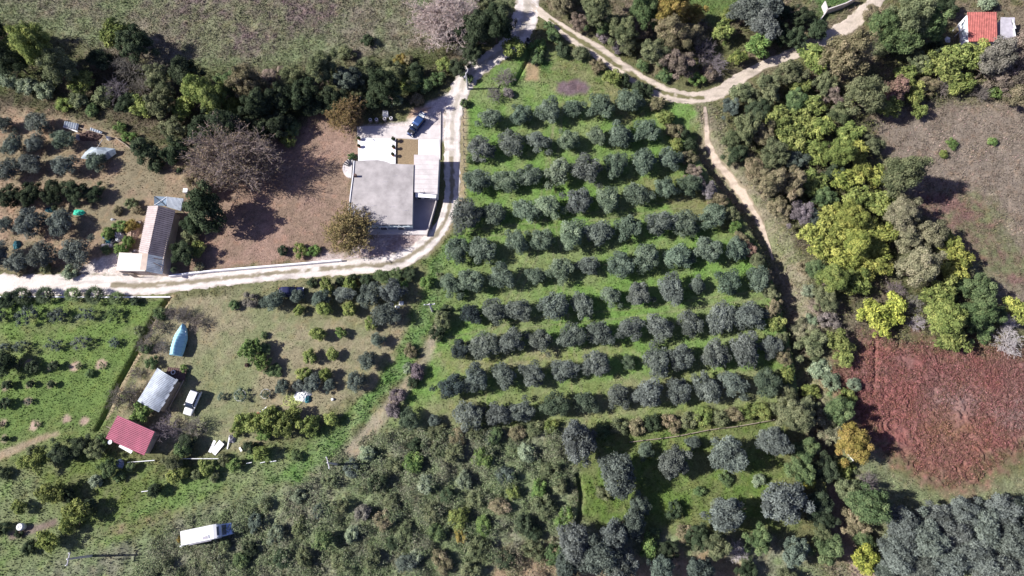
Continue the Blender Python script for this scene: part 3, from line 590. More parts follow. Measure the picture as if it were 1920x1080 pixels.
AREAS = {
 ('in the top left hedge', 'x'): 'big70,95,34,v big112,128,28,o leafy150,155,22,v leafy217,68,27,v leafy254,88,28,D bare240,122,30,g bare290,118,23,g bare214,166,27,P bare262,158,22,g leafy296,146,22,o leafy270,203,20,v big350,142,28,D leafy300,200,26,o leafy326,243,22,o leafy346,204,20,v big377,176,27,v big402,188,27,v leafy432,160,24,G leafy437,205,20,v big466,160,27,n big482,202,26,D leafy507,150,22,b leafy546,147,23,o big606,132,27,o leafy652,152,25,u leafy682,132,21,o big722,166,29,D leafy736,138,22,o bush752,112,11,O bush767,114,9,n citrus833,122,14,v bush770,162,15,v bush797,160,16,G bush818,150,14,G bush782,186,12,n leafy702,188,19,D bush744,192,12,a big896,55,30,D big930,48,30,D leafy938,20,22,o leafy908,12,20,o bare872,92,22,g leafy570,182,28,k leafy530,190,26,k leafy630,190,24,k leafy596,200,22,k big20,110,30,k leafy190,115,22,k leafy395,240,28,k big430,240,30,k leafy370,265,24,k leafy480,245,26,k leafy520,232,24,k bush15,152,18,a bush55,163,18,a bush90,172,18,a bush150,188,17,o bush120,196,14,v bush172,206,13,G bush200,180,20,o leafy275,285,24,D leafy332,288,24,D bush292,310,15,D bush226,240,10,l bush241,258,11,l leafy860,128,18,D leafy885,98,20,D leafy780,140,18,D leafy668,175,18,o bush650,100,14,o bush690,76,12,D leafy310,170,20,o leafy240,195,20,D big-20,60,30,D leafy30,80,22,v bush205,35,0,v bare450,262,20,b',  # the k trees are shade between the lit crowns, built as dark trees
 ('in the wood below the upper track', 'y'): 'leafy1370,200,17,u leafy1394,176,22,o leafy1421,210,21,D leafy1441,168,24,o leafy1401,242,24,o leafy1371,262,19,o leafy1380,290,18,D leafy1431,252,22,n leafy1462,222,24,v leafy1490,190,22,G leafy1452,292,26,o leafy1412,322,22,n big1440,345,26,n leafy1480,262,24,v leafy1502,232,22,v leafy1521,202,20,v leafy1541,242,24,v leafy1571,215,20,o leafy1592,252,22,v leafy1490,302,21,u leafy1531,290,24,v big1570,290,25,v leafy1601,288,20,y leafy1632,272,19,o leafy1482,352,26,n leafy1521,342,24,v leafy1561,330,20,D leafy1541,372,21,G leafy1581,342,22,y leafy1612,320,22,y leafy1640,332,20,y leafy1601,370,21,v leafy1642,380,22,v big1690,332,35,o leafy1662,380,18,v leafy1458,392,20,n leafy1500,400,22,P leafy1521,412,18,u leafy1551,410,24,y big1591,410,26,y leafy1571,442,24,y leafy1521,442,22,y leafy1541,470,22,y leafy1621,432,24,y leafy1651,442,24,y big1601,462,26,y leafy1640,470,22,y leafy1581,490,24,y leafy1621,500,22,y big1561,522,26,v leafy1531,510,20,G leafy1601,530,24,v leafy1651,505,21,y big1690,402,30,t leafy1700,450,26,t leafy1741,442,26,t big1720,500,33,t leafy1770,452,20,y leafy1790,480,24,y leafy1784,512,22,y leafy1760,552,26,v leafy1800,540,21,G leafy1831,545,27,G big1770,600,32,v big1830,590,29,G leafy1781,632,28,v leafy1840,622,20,G leafy1862,592,18,G leafy1902,578,20,y leafy1632,590,24,Y leafy1674,582,24,Y leafy1655,612,19,Y bare1680,542,19,P bare1714,570,19,g bare1720,604,17,w bare1890,602,20,w bare1893,640,27,w leafy1545,560,21,o leafy1511,612,22,t leafy1531,642,26,o leafy1571,640,21,v leafy1580,670,16,v bush1551,600,17,g bush1541,690,19,a bush1560,715,16,a bush1530,575,14,b bush1520,545,13,a bush1510,500,13,n bush1522,600,13,a bush1530,660,12,n',
 ('around the red tiled house', 'y'): 'big1660,50,30,G big1701,40,36,o leafy1680,84,28,G big1741,50,30,G leafy1712,18,28,o leafy1638,30,20,n leafy1652,92,20,o big1590,105,38,n leafy1526,112,25,v leafy1481,140,25,o leafy1545,160,22,o big1620,180,31,o leafy1676,172,25,r leafy1712,180,18,v leafy1700,142,20,v leafy1662,202,22,v leafy1721,120,20,o leafy1760,130,26,v leafy1800,112,26,v leafy1831,110,24,v leafy1800,160,22,v bare1770,160,20,g big1861,118,30,g big1901,100,30,b leafy1881,150,26,b bush1861,172,14,l leafy1905,172,24,n bare1841,170,20,g leafy1561,182,18,b leafy1721,210,14,v bush1784,270,10,l bush1862,266,9,l bush1768,290,8,v bush1600,190,14,v leafy1770,15,22,D bush1690,240,0,v leafy1790,150,16,u leafy1740,160,18,n leafy1500,165,18,v leafy1910,20,0,n bush1755,95,16,D bush1850,5,16,a',
 ('between the two upper tracks', 'x'): 'leafy1050,10,22,n leafy1086,42,17,b big1116,20,28,o leafy1131,46,22,G leafy1166,55,26,o big1206,25,27,G leafy1206,62,17,b big1256,20,31,O big1262,66,29,n leafy1300,30,22,O leafy1226,102,25,o leafy1271,120,25,b bare1321,92,25,P bare1341,118,24,P bush1304,150,13,l bush1246,142,13,G bush1206,125,12,G leafy1180,84,18,o leafy1356,60,19,v bush1366,30,15,v oldolive1400,22,27,s oldolive1440,14,28,s oldolive1431,48,26,s leafy1422,90,21,l leafy1387,110,16,v leafy1490,72,21,D leafy1531,58,20,D leafy1502,34,21,k leafy1461,64,21,k bare1242,90,22,P bush1330,140,15,b bush1160,90,13,P bush1130,70,12,P leafy1550,20,0,G leafy1300,70,22,n leafy1465,25,20,k bush1395,88,0,b leafy1065,-10,20,o',
 ('between road junction and grove', 'x'): 'citrus964,90,20,v bush1010,88,14,l bare945,142,20,P bare926,175,16,P bush1055,97,14,D bush1090,100,15,o leafy1148,147,15,v bush1040,70,14,G bush1120,125,13,n bush1170,152,12,D bush1030,50,10,G bush955,175,10,P bush1008,108,12,G bush880,150,9,G bush885,300,9,G bush872,195,9,G bush1215,170,12,D',
 ('in the hedge on the grove right edge', 'y'): 'bush1196,168,14,D bush1231,197,14,n bush1247,222,15,v bush1262,246,14,n bush1268,272,13,v bush1288,296,14,n leafy1301,322,14,b leafy1308,342,14,P leafy1331,358,15,P leafy1348,378,15,n leafy1366,402,15,o leafy1376,428,13,l leafy1390,450,14,n leafy1404,468,14,r leafy1420,492,15,o leafy1432,518,15,n leafy1442,548,15,o leafy1450,578,15,n leafy1456,608,14,v leafy1462,640,15,o leafy1468,672,15,n leafy1472,705,15,v leafy1474,738,15,o bush1280,250,12,D bush1294,272,12,D',
 ('in the bramble hedge below the grove', 'x'): 'bush822,812,16,o bush858,818,15,n bush892,812,15,o bush930,816,15,G bush968,812,15,n bush1002,806,15,o bush1032,802,14,v bush1130,808,14,G bush1160,800,15,o bush1192,800,15,n bush1225,794,16,D bush1258,792,16,n bush1290,788,16,o bush1320,780,17,v bush1350,786,16,o bush1376,776,15,n bush1404,772,16,v bush1430,770,16,v bush1458,768,15,o bush786,800,0,o',
 ('in the column along the dark lower path', 'y'): 'big1490,780,30,o leafy1515,762,21,o big1576,770,28,G leafy1570,802,26,t big1605,830,31,O leafy1512,842,23,G leafy1500,880,25,G leafy1516,904,14,Y leafy1590,880,18,v leafy1600,920,26,o big1631,950,34,G leafy1612,982,25,n leafy1622,1012,18,G leafy1620,1048,24,Y leafy1550,1032,25,G leafy1540,1002,18,o leafy1485,1032,24,u bare1630,905,22,P bush1560,870,13,v bush1590,745,16,v bush1600,720,13,a leafy1530,730,15,v leafy1645,920,0,o leafy1535,945,24,D leafy1545,880,22,D leafy1545,975,20,k',
 ('in the lower clearing', 'x'): 'oldolive1085,825,35,s oldolive1160,889,36,s oldolive1261,868,27,s oldolive1366,856,33,s oldolive1453,830,29,s oldolive1466,941,38,s oldolive1361,966,33,s olive1196,947,22,u olive1298,830,14,u olive1210,845,16,g bush1360,898,12,G bush1310,922,10,G bush1345,945,12,a bush1225,1000,13,G bush1265,955,15,D bush1130,925,12,o bush1420,900,12,a',
 ('along the bottom edge', 'x'): 'oldolive1080,1020,34,s oldolive1122,1042,36,s oldolive1150,1008,30,s oldolive1162,1060,30,s oldolive1060,1062,24,u leafy1216,1026,18,l oldolive1240,1068,24,u oldolive1312,1070,26,u bare1382,1034,22,w leafy1306,1008,22,D bush1285,1000,16,n leafy1342,1022,24,o leafy1422,1012,24,G leafy1400,1076,20,D leafy1480,1090,22,o oldolive1185,985,24,u leafy1250,1030,18,D',
 ('in the bottom right olive wood', 'x'): 'oldolive1690,990,34,s oldolive1731,1010,36,s oldolive1681,1042,34,s oldolive1750,972,28,s oldolive1781,1002,32,s oldolive1800,962,30,s oldolive1841,990,36,s oldolive1821,1042,34,s oldolive1871,960,30,s oldolive1891,1010,36,s oldolive1901,958,26,u oldolive1771,1052,34,s oldolive1861,1062,34,s oldolive1721,1062,30,s oldolive1911,1062,30,s bush1840,1075,13,v bush1914,1030,11,l oldolive1660,1070,20,u oldolive1950,985,34,s',
 ('in the olive rows at the left edge', 'y'): 'olive8,233,17,d olive70,231,22,d olive27,274,19,d olive67,270,18,d olive120,264,20,g olive17,318,22,d olive57,308,22,d olive123,311,22,d olive180,302,18,g leafy18,370,21,k leafy58,366,22,k leafy100,362,22,k leafy142,359,22,k leafy178,362,16,k olive12,421,17,d olive58,414,27,d olive115,418,24,d olive33,490,22,d olive80,478,25,d olive143,474,28,d olive0,478,22,d bush131,511,13,a bush88,503,10,o bush36,507,12,n bush205,438,12,l bush228,425,12,l bush222,395,9,n bush247,382,11,o bush246,424,12,O bush240,452,11,l bush230,468,13,l bush200,470,9,G bush258,395,9,n',
 ('around the brown yard', 'x'): 'leafy388,392,38,D leafy345,476,23,D leafy372,350,22,n bush360,440,16,o bush370,470,15,v bush550,240,17,G bush530,471,10,D bush564,469,13,v bush590,470,11,l bush660,294,7,G bush375,500,10,t leafy365,420,20,D bush540,262,14,v',
 ('beside the white road under the barn', 'x'): 'leafy14,566,17,D palm42,555,20,D palm84,553,19,D palm137,552,17,G palm177,554,20,D palm218,559,15,G bush255,565,9,D',
 ('on the green lawn at the left', 'y'): 'young2,594,11,u young50,593,17,u young110,590,15,u young163,590,13,u young212,590,13,G young8,651,9,u young38,650,11,u young101,647,12,u young150,643,14,s young215,643,10,u leafy10,682,22,D citrus62,688,12,D citrus103,686,9,D young32,684,12,o young148,687,6,G young192,685,6,G citrus14,722,9,D citrus58,720,7,D citrus98,721,7,D citrus8,757,11,D young55,752,7,u young70,796,5,G young2,796,6,D citrus12,823,6,D young35,686,8,G bush170,700,8,G',
 ('at the bottom left', 'y'): 'leafy150,836,19,D leafy115,850,20,D leafy78,862,18,v bush45,868,13,v bush192,826,14,G leafy180,846,17,o leafy207,878,17,G bush60,845,10,o leafy102,922,21,v leafy130,930,14,D citrus37,951,13,v leafy146,960,21,v leafy126,984,15,v leafy92,1014,19,v bush56,1026,13,D bush4,992,12,D bush8,888,12,D citrus290,920,13,D citrus326,895,13,v citrus345,887,11,v citrus388,877,14,v citrus440,872,12,l bush180,900,12,a bush370,890,10,o citrus345,842,16,G leafy325,868,16,o bush225,892,10,G bush405,892,10,o bush338,1010,6,O citrus172,944,10,D bush420,860,10,o bush35,1000,8,k citrus245,876,9,G leafy270,1078,0,G',
 ('beside the sheds', 'x'): 'bare220,746,23,g bare246,740,20,g bare310,802,26,P leafy267,773,18,l bare363,800,22,g leafy350,830,18,D bare270,642,18,g bare292,612,17,g bare342,592,18,g bare368,603,16,g bare300,650,15,g bush300,590,12,G bush285,680,12,G bare325,588,16,g bush235,800,11,v bush345,690,7,l leafy290,830,0,D bare255,700,13,g bush262,620,10,o bush275,655,11,G',
 ('in the citrus plot beside the green ditch', 'y'): 'leafy456,796,17,v leafy481,790,20,v leafy506,786,20,v leafy531,796,22,v leafy551,780,17,v leafy579,796,18,v citrus622,786,13,v bush496,815,14,l bush445,808,11,v bush511,768,9,v citrus491,850,14,v bush470,838,12,k citrus597,626,14,v citrus639,623,10,l citrus581,669,13,v citrus624,665,12,v citrus571,701,13,v citrus611,702,12,v citrus561,582,10,v citrus607,579,14,v citrus655,579,14,v citrus695,606,12,v citrus613,536,14,v citrus656,534,12,v bush672,530,7,O olive514,564,20,u olive557,556,14,u olive604,555,18,u olive646,553,17,s olive695,553,23,u olive736,547,23,s olive724,590,25,u olive709,638,14,u olive688,677,17,u olive668,713,18,u olive586,718,17,u olive531,725,15,u olive618,722,12,u olive560,722,12,s young450,742,12,g young498,739,8,g young415,744,8,g leafy472,656,19,l leafy494,656,15,G bush496,628,7,G leafy494,680,14,l leafy513,694,14,G bush638,528,10,k bush660,522,9,k bush687,523,11,D leafy717,519,15,G leafy741,516,13,G leafy768,514,14,D bush753,537,12,l bush470,565,14,g bush440,572,10,G bush585,530,9,D bush556,855,10,G bush560,560,0,G bush590,800,0,D',
 ('along the ditch path left of the grove', 'y'): 'leafy830,600,18,o bush822,625,15,D bush783,695,14,P bush775,715,12,D bush745,745,15,P bush735,770,14,P bush765,690,10,a bush836,580,9,D bush770,660,12,n bush800,530,12,l bush828,520,8,o bush862,420,0,G',
 ('in the scrub below the grove', 'y'): 'citrus608,1012,18,G bush775,870,19,l bush800,905,16,a bush660,880,15,u bush705,905,16,D bush735,940,15,o bush620,905,12,o bush850,850,17,o bush905,860,18,l bush945,890,17,u bush985,850,16,a bush1030,880,16,o bush1050,910,14,o bush1020,950,19,o bush1060,970,16,l bush980,980,18,D bush935,950,17,n bush890,935,17,o bush860,970,19,v bush810,960,17,o bush820,1000,18,G bush760,1000,17,o bush720,975,16,n bush680,960,15,g bush640,950,14,o bush560,990,16,o bush520,1000,15,a bush480,980,14,u bush450,1050,15,G bush530,1050,15,D bush570,1045,16,o bush640,1050,18,o bush700,1045,18,o bush760,1055,18,u bush830,1050,18,n bush900,1030,20,o bush950,1050,19,D bush1000,1030,18,o bush870,900,15,a bush920,820,13,u bush780,835,14,D bush820,845,14,o bush865,1000,13,O bush735,870,16,o bush690,850,15,a bush960,920,14,v bush1000,1000,15,D bush420,1020,12,o bush390,1055,13,o bush310,1060,14,o bush1040,1040,18,G bush600,960,14,u bush660,1000,14,a bush740,1020,14,D bush880,1070,16,o bush500,945,12,o bush560,930,13,a bush1010,915,14,l bush840,930,14,D bush905,985,16,l bush780,1040,13,a bush470,1030,13,D',
}
import re
for (area, axis), s in AREAS.items():
    items = []
    for q in s.split():
        k, a, b, c, d = re.match(r'([a-z]+)(-?\d+),(-?\d+),(\d+),(\w)', q).groups()
        if int(c) == 0: continue
        items.append((k, int(a), int(b), int(c), d))
    cnt = {}
    for it in sorted(items, key=lambda t: t[1] if axis == 'x' else t[2]):
        k, u, v, r, cl = it
        if k in ('olive', 'young') and cl in OC: col, w = OC[cl], OW[cl]
        else: col, w = CC[cl]
        nm, cat, noun = NOUN[k]; key = (w, noun); cnt.setdefault(key, []).append(it)
    for (w, noun), L in cnt.items():
        for i, (k, u, v, r, cl) in enumerate(L):
            if k == 'leafy' and cl in 'yvYl': k = 'frond'
            col = OC[cl] if (k in ('olive', 'young') and cl in OC) else CC[cl][0]
            nm, cat, _ = NOUN[k]
            o = '' if len(L) == 1 else (', ' + (ORD[i] + ' from ' if i else '') + ('leftmost' if axis == 'x' and i == 0 else 'left' if axis == 'x' else 'topmost' if i == 0 else 'top'))
            lab = f'{w} {noun} {area}{o}'
            plant(k, nm, u, v, r * 1.06, col, lab, cat, f'{cat}s {area}', squash={'big': 1.5, 'leafy': 1.25 if r >= 24 else .95, 'oldolive': 1.3}.get('bush' if 'citrus plot' in area else k, 1 if 'citrus plot' not in area or k != 'leafy' else .55))
plant('bigbare', 'walnut_tree', 435, 300, 72, (.29, .235, .22), 'huge half bare brown walnut tree on the left of the brown yard', 'tree', 'walnut trees', (.28, .225, .15))
plant('bigbare', 'walnut_tree', 838, 34, 62, (.50, .42, .40), 'wide bare pinkish grey tree beside the road at the top', 'tree', 'walnut trees', (.42, .33, .29))
plant('autumn', 'autumn_tree', 655, 430, 48, (.22, .17, .10), 'tall golden brown tree against the lower left corner of the flat roofed house', 'tree', 'autumn trees', (.25, .205, .095))
plant('autumn', 'autumn_tree', 645, 212, 36, (.22, .16, .12), 'sparse brown autumn tree above the corner of the walled yard', 'tree', 'autumn trees', (.24, .18, .08))
#PART3
# ------------------------------------------------------------------ built things: mesh collector
class MB:
    def __init__(s): s.v = []; s.f = []
    def poly(s, pts, *faces):
        b = len(s.v); s.v += [tuple(p) for p in pts]; s.f += [tuple(b + i for i in f) for f in faces]; return s
    def prism(s, pts, z0, z1):
        n = len(pts); ar = sum(pts[i][0] * pts[(i + 1) % n][1] - pts[(i + 1) % n][0] * pts[i][1] for i in range(n))
        if ar < 0: pts = pts[::-1]
        a = z0 if callable(z0) else (lambda p: z0); b = z1 if callable(z1) else (lambda p: z1)
        return s.poly([(p[0], p[1], a(p)) for p in pts] + [(p[0], p[1], b(p)) for p in pts], tuple(range(n))[::-1], tuple(range(n, 2 * n)), *[(i, (i + 1) % n, n + (i + 1) % n, n + i) for i in range(n)])
    def box(s, c, d, rz=0, ry=0):
        pts = []
        for z in (-.5, .5):
            for x, y in ((-.5, -.5), (.5, -.5), (.5, .5), (-.5, .5)):
                X, Y, Zz = x * d[0], y * d[1], z * d[2]
                X, Zz = X * math.cos(ry) + Zz * math.sin(ry), -X * math.sin(ry) + Zz * math.cos(ry)
                pts.append((c[0] + X * math.cos(rz) - Y * math.sin(rz), c[1] + X * math.sin(rz) + Y * math.cos(rz), c[2] + Zz))
        return s.poly(pts, (3, 2, 1, 0), (4, 5, 6, 7), (0, 1, 5, 4), (1, 2, 6, 5), (2, 3, 7, 6), (3, 0, 4, 7))
    def tube(s, a, b, r0, r1=None, n=10, cap=True):
        r1 = r0 if r1 is None else r1; a = Vector(a); b = Vector(b); d = (b - a).normalized()
        u = d.cross(Vector((0, 0, 1)) if abs(d.z) < .9 else Vector((1, 0, 0))).normalized(); w = d.cross(u); pts = []
        for c, r in ((a, r0), (b, r1)):
            for k in range(n): t = 6.2832 * k / n; pts.append(c + u * math.cos(t) * r + w * math.sin(t) * r)
        fs = [(k, (k + 1) % n, n + (k + 1) % n, n + k) for k in range(n)]
        if cap: fs += [tuple(range(n))[::-1], tuple(range(n, 2 * n))]
        return s.poly(pts, *fs)
    def ring(s, c, R0, r, ax='z', n=18, m=6):
        pts = []
        for i in range(n):
            t = 6.2832 * i / n
            for j in range(m):
                p = 6.2832 * j / m; q = R0 + r * math.cos(p); a, b_, h = q * math.cos(t), q * math.sin(t), r * math.sin(p)
                pts.append((c[0] + a, c[1] + b_, c[2] + h) if ax == 'z' else (c[0] + a, c[1] + h, c[2] + b_))
        return s.poly(pts, *[(i * m + j, ((i + 1) % n) * m + j, ((i + 1) % n) * m + (j + 1) % m, i * m + (j + 1) % m) for i in range(n) for j in range(m)])
    def loft(s, rings, caps=True):
        n = len(rings[0]); pts = [p for r in rings for p in r]; fs = []
        for i in range(len(rings) - 1):
            for k in range(n): fs.append((i * n + k, i * n + (k + 1) % n, (i + 1) * n + (k + 1) % n, (i + 1) * n + k))
        if caps: fs += [tuple(range(n))[::-1], tuple(range((len(rings) - 1) * n, len(rings) * n))]
        return s.poly(pts, *fs)
    def grid(s, fn, nu, nv):
        pts = [fn(i / nu, j / nv) for j in range(nv + 1) for i in range(nu + 1)]; w = nu + 1
        return s.poly(pts, *[(j * w + i, j * w + i + 1, (j + 1) * w + i + 1, (j + 1) * w + i) for j in range(nv) for i in range(nu)])
    def build(s, name, m, parent=None, smooth=False, bevel=0, solid=0, kind=None, loc=None):
        me = D.meshes.new(name); me.from_pydata([tuple(p) for p in s.v], [], s.f); me.update()
        if smooth:
            for p in me.polygons: p.use_smooth = True
        o = add(name, me, m, parent, kind, loc)
        if solid: k = o.modifiers.new('thick', 'SOLIDIFY'); k.thickness = solid; k.offset = -1
        if bevel: k = o.modifiers.new('bevel', 'BEVEL'); k.width = bevel; k.segments = 2; k.limit_method = 'ANGLE'
        return o
def corr(p00, p10, p11, p01, waves, amp, per=4, sag=0, rows=2, arch=0):
    # corrugated sheet; waves counted along u, ribs run along v
    p00, p10, p11, p01 = map(Vector, (p00, p10, p11, p01)); N = (p10 - p00).cross(p01 - p00).normalized()
    if N.z < 0: N = -N
    def fn(a, b):
        p = (p00 * (1 - a) + p10 * a) * (1 - b) + (p01 * (1 - a) + p11 * a) * b
        return p + N * (amp * math.sin(a * waves * 6.2832) + sag * math.sin(a * 9 + b * 5) + arch * math.sin(math.pi * b))
    m = MB(); m.grid(fn, int(waves * per), rows); return m
def ring_wall(mb, pts, z0, z1, t):           # closed low wall along a polygon
    for a, b in zip(pts, pts[1:] + pts[:1]): wall_seg(mb, a, b, z0, z1, t)
def wall_seg(mb, a, b, z0, z1, t):
    a = Vector((a[0], a[1])); b = Vector((b[0], b[1])); d = b - a; L = d.length
    mb.box(((a.x + b.x) / 2, (a.y + b.y) / 2, (z0 + z1) / 2), (L, t, z1 - z0), math.atan2(d.y, d.x))
def inset(pts, k):
    cx = sum(p[0] for p in pts) / len(pts); cy = sum(p[1] for p in pts) / len(pts); out = []
    for p in pts:
        d = math.hypot(p[0] - cx, p[1] - cy); f = (d - k) / d; out.append((cx + (p[0] - cx) * f, cy + (p[1] - cy) * f))
    return out
class Loc:
    def __init__(s, u, v): s.o = V(u, v)
    def __call__(s, u, v, z=0): p = V(u, v, z); return (p.x - s.o.x, p.y - s.o.y, z)
    def xy(s, z, *uv): return [s(u, v, z)[:2] for u, v in uv]

M_CONC = mat('weathered_concrete', (.40, .37, .36), .9, noise=.32, nscale=.45, bump=.2, bscale=6)
M_CONC2 = mat('pale_concrete', (.60, .55, .53), .9, noise=.18, nscale=.8, bump=.2, bscale=8)
M_WHITE = mat('white_plaster', (.82, .82, .84), .8, noise=.06, nscale=.4)
M_PAINT = mat('white_paint', (.80, .80, .80), .5, noise=.08, nscale=2)
M_WALLB = mat('blue_grey_plaster', (.50, .58, .62), .8, noise=.12, nscale=1)
M_WALLC = mat('cream_plaster', (.55, .45, .38), .9, noise=.2, nscale=1)
M_DARK = mat('dark_metal', (.03, .032, .04), .5, noise=.2); M_RUB = mat('black_rubber', (.02, .02, .022), .85)
M_GLASS = mat('dark_glass', (.02, .03, .05), .08, spec=.8); M_CHROME = mat('bare_metal', (.5, .5, .52), .35, metal=.8)
M_LIGHT = mat('lamp_glass', (.75, .75, .72), .15); M_WOOD = mat('grey_wood', (.34, .28, .22), .9, noise=.35, nscale=4)
M_TIN = mat('grey_tin', (.36, .40, .45), .55, metal=.15, noise=.42, nscale=.9); M_TINW = mat('pale_corrugated_sheet', (.52, .56, .60), .6, noise=.15, nscale=1)
M_ASB = mat('old_fibre_cement', (.50, .43, .41), .95, noise=.2, nscale=1.2); M_ASBD = mat('shaded_fibre_cement', (.17, .15, .18), .9, noise=.3, nscale=1)  # darker copy: shade of the slope turned from the sun put into its colour
M_RED = mat('crimson_metal_sheet', (.37, .10, .155), .55, noise=.28, nscale=.6); M_TILE = mat('red_roof_tile', (.44, .14, .12), .8, noise=.4, nscale=1.5)
M_RUST = mat('rusty_sheet', (.12, .075, .065), .9, noise=.4, nscale=2); M_TARP = mat('sky_blue_tarpaulin', (.33, .62, .72), .55, noise=.12, nscale=1)
M_GREEN = mat('green_tarpaulin', (.04, .55, .36), .6, noise=.1); M_BLUEB = mat('blue_plastic', (.05, .22, .62), .5, noise=.3, nscale=3)
M_TEAL = mat('teal_plastic', (.03, .16, .20), .6, noise=.3); M_FILM = mat('milky_plastic_film', (.38, .44, .48), .3, noise=.3, nscale=1.5, alpha=.93)
M_WPL = mat('white_plastic', (.80, .81, .82), .5); M_GREYB = mat('grey_rubble', (.42, .40, .44), .9, noise=.4, nscale=4)
M_NET = mat('lime_netting', (.55, .62, .22), .8); M_SKIN = mat('skin', (.48, .30, .22), .6); M_CLOTH = mat('dark_clothes', (.03, .032, .05), .8, noise=.2)
M_CERAM = mat('terracotta', (.36, .15, .09), .9, noise=.2, nscale=4); M_CAMP = mat('camper_shell', (.82, .82, .80), .4, noise=.05, nscale=1)
M_CAB = mat('pale_blue_paint', (.45, .58, .82), .35); M_BLUE = mat('metallic_blue_paint', (.012, .03, .10), .25, metal=.5, spec=.6); M_NAVY = mat('navy_paint', (.02, .024, .07), .25, spec=.6)

# ------------------------------------------------------------------ the flat roofed house
H = Loc(740, 350)
house = thing('flat_roofed_house', 'single storey house with a large flat grey concrete roof beside the road bend', 'house', H.o)
zr = 3.1
main = H.xy(zr, (663,302),(690,300.5),(708,300),(724,303),(734,307),(775.5,308.5),(773,421),(700,421),(651,420),(656,367),(661,329))
MB().prism(inset(main, .35), 0, zr - .2).build('wall', M_WALLB, house)
rf = MB().prism(main, zr - .2, zr).build('roof', M_CONC, house)
m = MB(); edge = H.xy(zr, (663,302),(661,329),(656,367),(651,419.5))
for a, b in zip(edge, edge[1:]): wall_seg(m, (a[0] + .1, a[1]), (b[0] + .1, b[1]), zr + .003, zr + .16, .14)
m.build('parapet', M_WHITE, rf)
c = H(667, 331, zr); m = MB(); m.box((c[0], c[1], zr + .38), (.45, .4, .75)); ch = m.build('chimney', M_RUST, rf)
for u, v in ((735, 388), (760, 395), (722, 341), (700, 386), (740, 330)):
    c = H(u, v, zr); MB().box((c[0], c[1], zr + .03), (1.0, .05, .05), .1).build('cable', M_GREYB, rf)
for u in (715, 730, 748, 765): c = H(u, 421.5, zr - .3); MB().box((c[0], c[1], zr - .35), (.12, .35, .12)).build('bracket', M_WPL, house)
c0 = H(700, 424.5, zr - .8); c1 = H(773, 424.5, zr - .8); MB().tube(c0, c1, .09, n=6).build('gutter', M_WALLB, house)
blk = H.xy(2.9, (776.2,290),(823.5,290),(820,364),(775.8,360))
MB().prism(inset(blk, .15), 0, 2.72).build('wall', M_WHITE, house)
rb = MB().prism(blk, 2.72, 2.9).build('roof', M_CONC2, house)
m = MB()
for k in range(7):
    a = H(777, 300 + k * 9, 2.91); b = H(821.5, 300.5 + k * 9, 2.91); m.poly([(a[0], a[1], 2.907), (b[0], b[1], 2.907), (b[0], b[1] + .05, 2.907), (a[0], a[1] + .05, 2.907)], (3, 2, 1, 0)[::-1])
m.build('seam', M_CONC, rb)
a = H(779, 365, 2.2); b = H(818, 369, 2.2); MB().box(((a[0] + b[0]) / 2, (a[1] + b[1]) / 2, 2.35), (b[0] - a[0], .9, .12), -.06).build('canopy', M_WHITE, house)
for u, w, y in ((800, 1.2, 0), (786, .9, 0)):
    a = H(u, 371, 1.4); f = MB().box((a[0], a[1] + .12, 1.4), (w, .12, 1.2)).build('window', M_WPL, house); MB().box((a[0], a[1] + .07, 1.4), (w - .2, .1, 1)).build('pane', M_GLASS, f)
for u in (720, 752):
    a = H(u, 427, 1.6); f = MB().box((a[0], a[1] - .1, 1.6), (1.3, .12, 1.2)).build('window', M_WPL, house); MB().box((a[0], a[1] - .16, 1.6), (1.1, .1, 1)).build('pane', M_GLASS, f)
a = H(760, 313, 1.1); f = MB().box((a[0], a[1] - .3, 1.2), (1.0, .12, 2.1)).build('door', M_WOOD, house); MB().box((a[0] + .35, a[1] - .2, 1.1), (.06, .1, .14)).build('handle', M_CHROME, f)
a = H(808, 363, 3.0); MB().tube((a[0] - 1.2, a[1] + .3, 2.92), (a[0] - 1.2, a[1] + .3, 4.4), .04, n=6).build('antenna', M_CHROME, house)
a = H(787, 361, 3); m = MB(); m.tube((a[0], a[1], 2.92), (a[0], a[1], 3.6), .09, n=8); m.build('vent_pipe', M_WPL, rb)
st_ = H(661, 317); m = MB(); steps = MB()
pts = [(st_[0] + 1.75 * math.cos(t), st_[1] + 2.0 * math.sin(t)) for t in np.linspace(math.pi / 2, math.pi * 1.5, 14)]
m.prism(pts, 0, .5); m.build('porch_step', M_CONC2, house)
for k in range(4):
    t = math.radians(112 + k * 15); steps.box((st_[0] + 1.25 * math.cos(t), st_[1] + 1.35 * math.sin(t), .62), (1.3, .09, .25), t)
steps.build('stair_tread', M_DARK, house)
def sheet(name, m, z0, z1, *uv):
    pts = [tuple(V(u, v, z1)[:2]) for u, v in uv]; return MB().prism(pts, z0, z1).build(name, m, kind='structure')
sheet('terrace', M_WHITE, -.3, .35, (670.5,258),(742,259),(741.5,311),(700,311),(672,311))
sheet('driveway', M_WHITE, -.3, .10, (784.5,261.5),(824,261.5),(825,300),(784,300))
sheet('yard_pavement', M_CONC2, -.3, .06, (669,237),(720,236),(790,236),(826,234),(825.5,261),(784,261),(742,258.5),(670,258))
sheet('garden_bed', mat('dry_lawn', (.27, .20, .12), .95, noise=.3, nscale=4, bump=.5), -.3, .05, (743,259.5),(784,261.8),(783.5,312),(743,312))
sheet('courtyard', mat('shaded_paving', (.34, .32, .35), .9, noise=.15, nscale=.6), -.3, .09, (776,362),(822,366),(819,385),(803,441),(775,440))
sheet('walkway', M_CONC2, -.3, .5, (690,429),(774.5,430),(801,430.5),(799,440),(745,439),(690,438))
yw = MB(); P_ = [tuple(V(u, v, .9)[:2]) for u, v in ((818,374),(815.7,384),(799.5,440.5))]
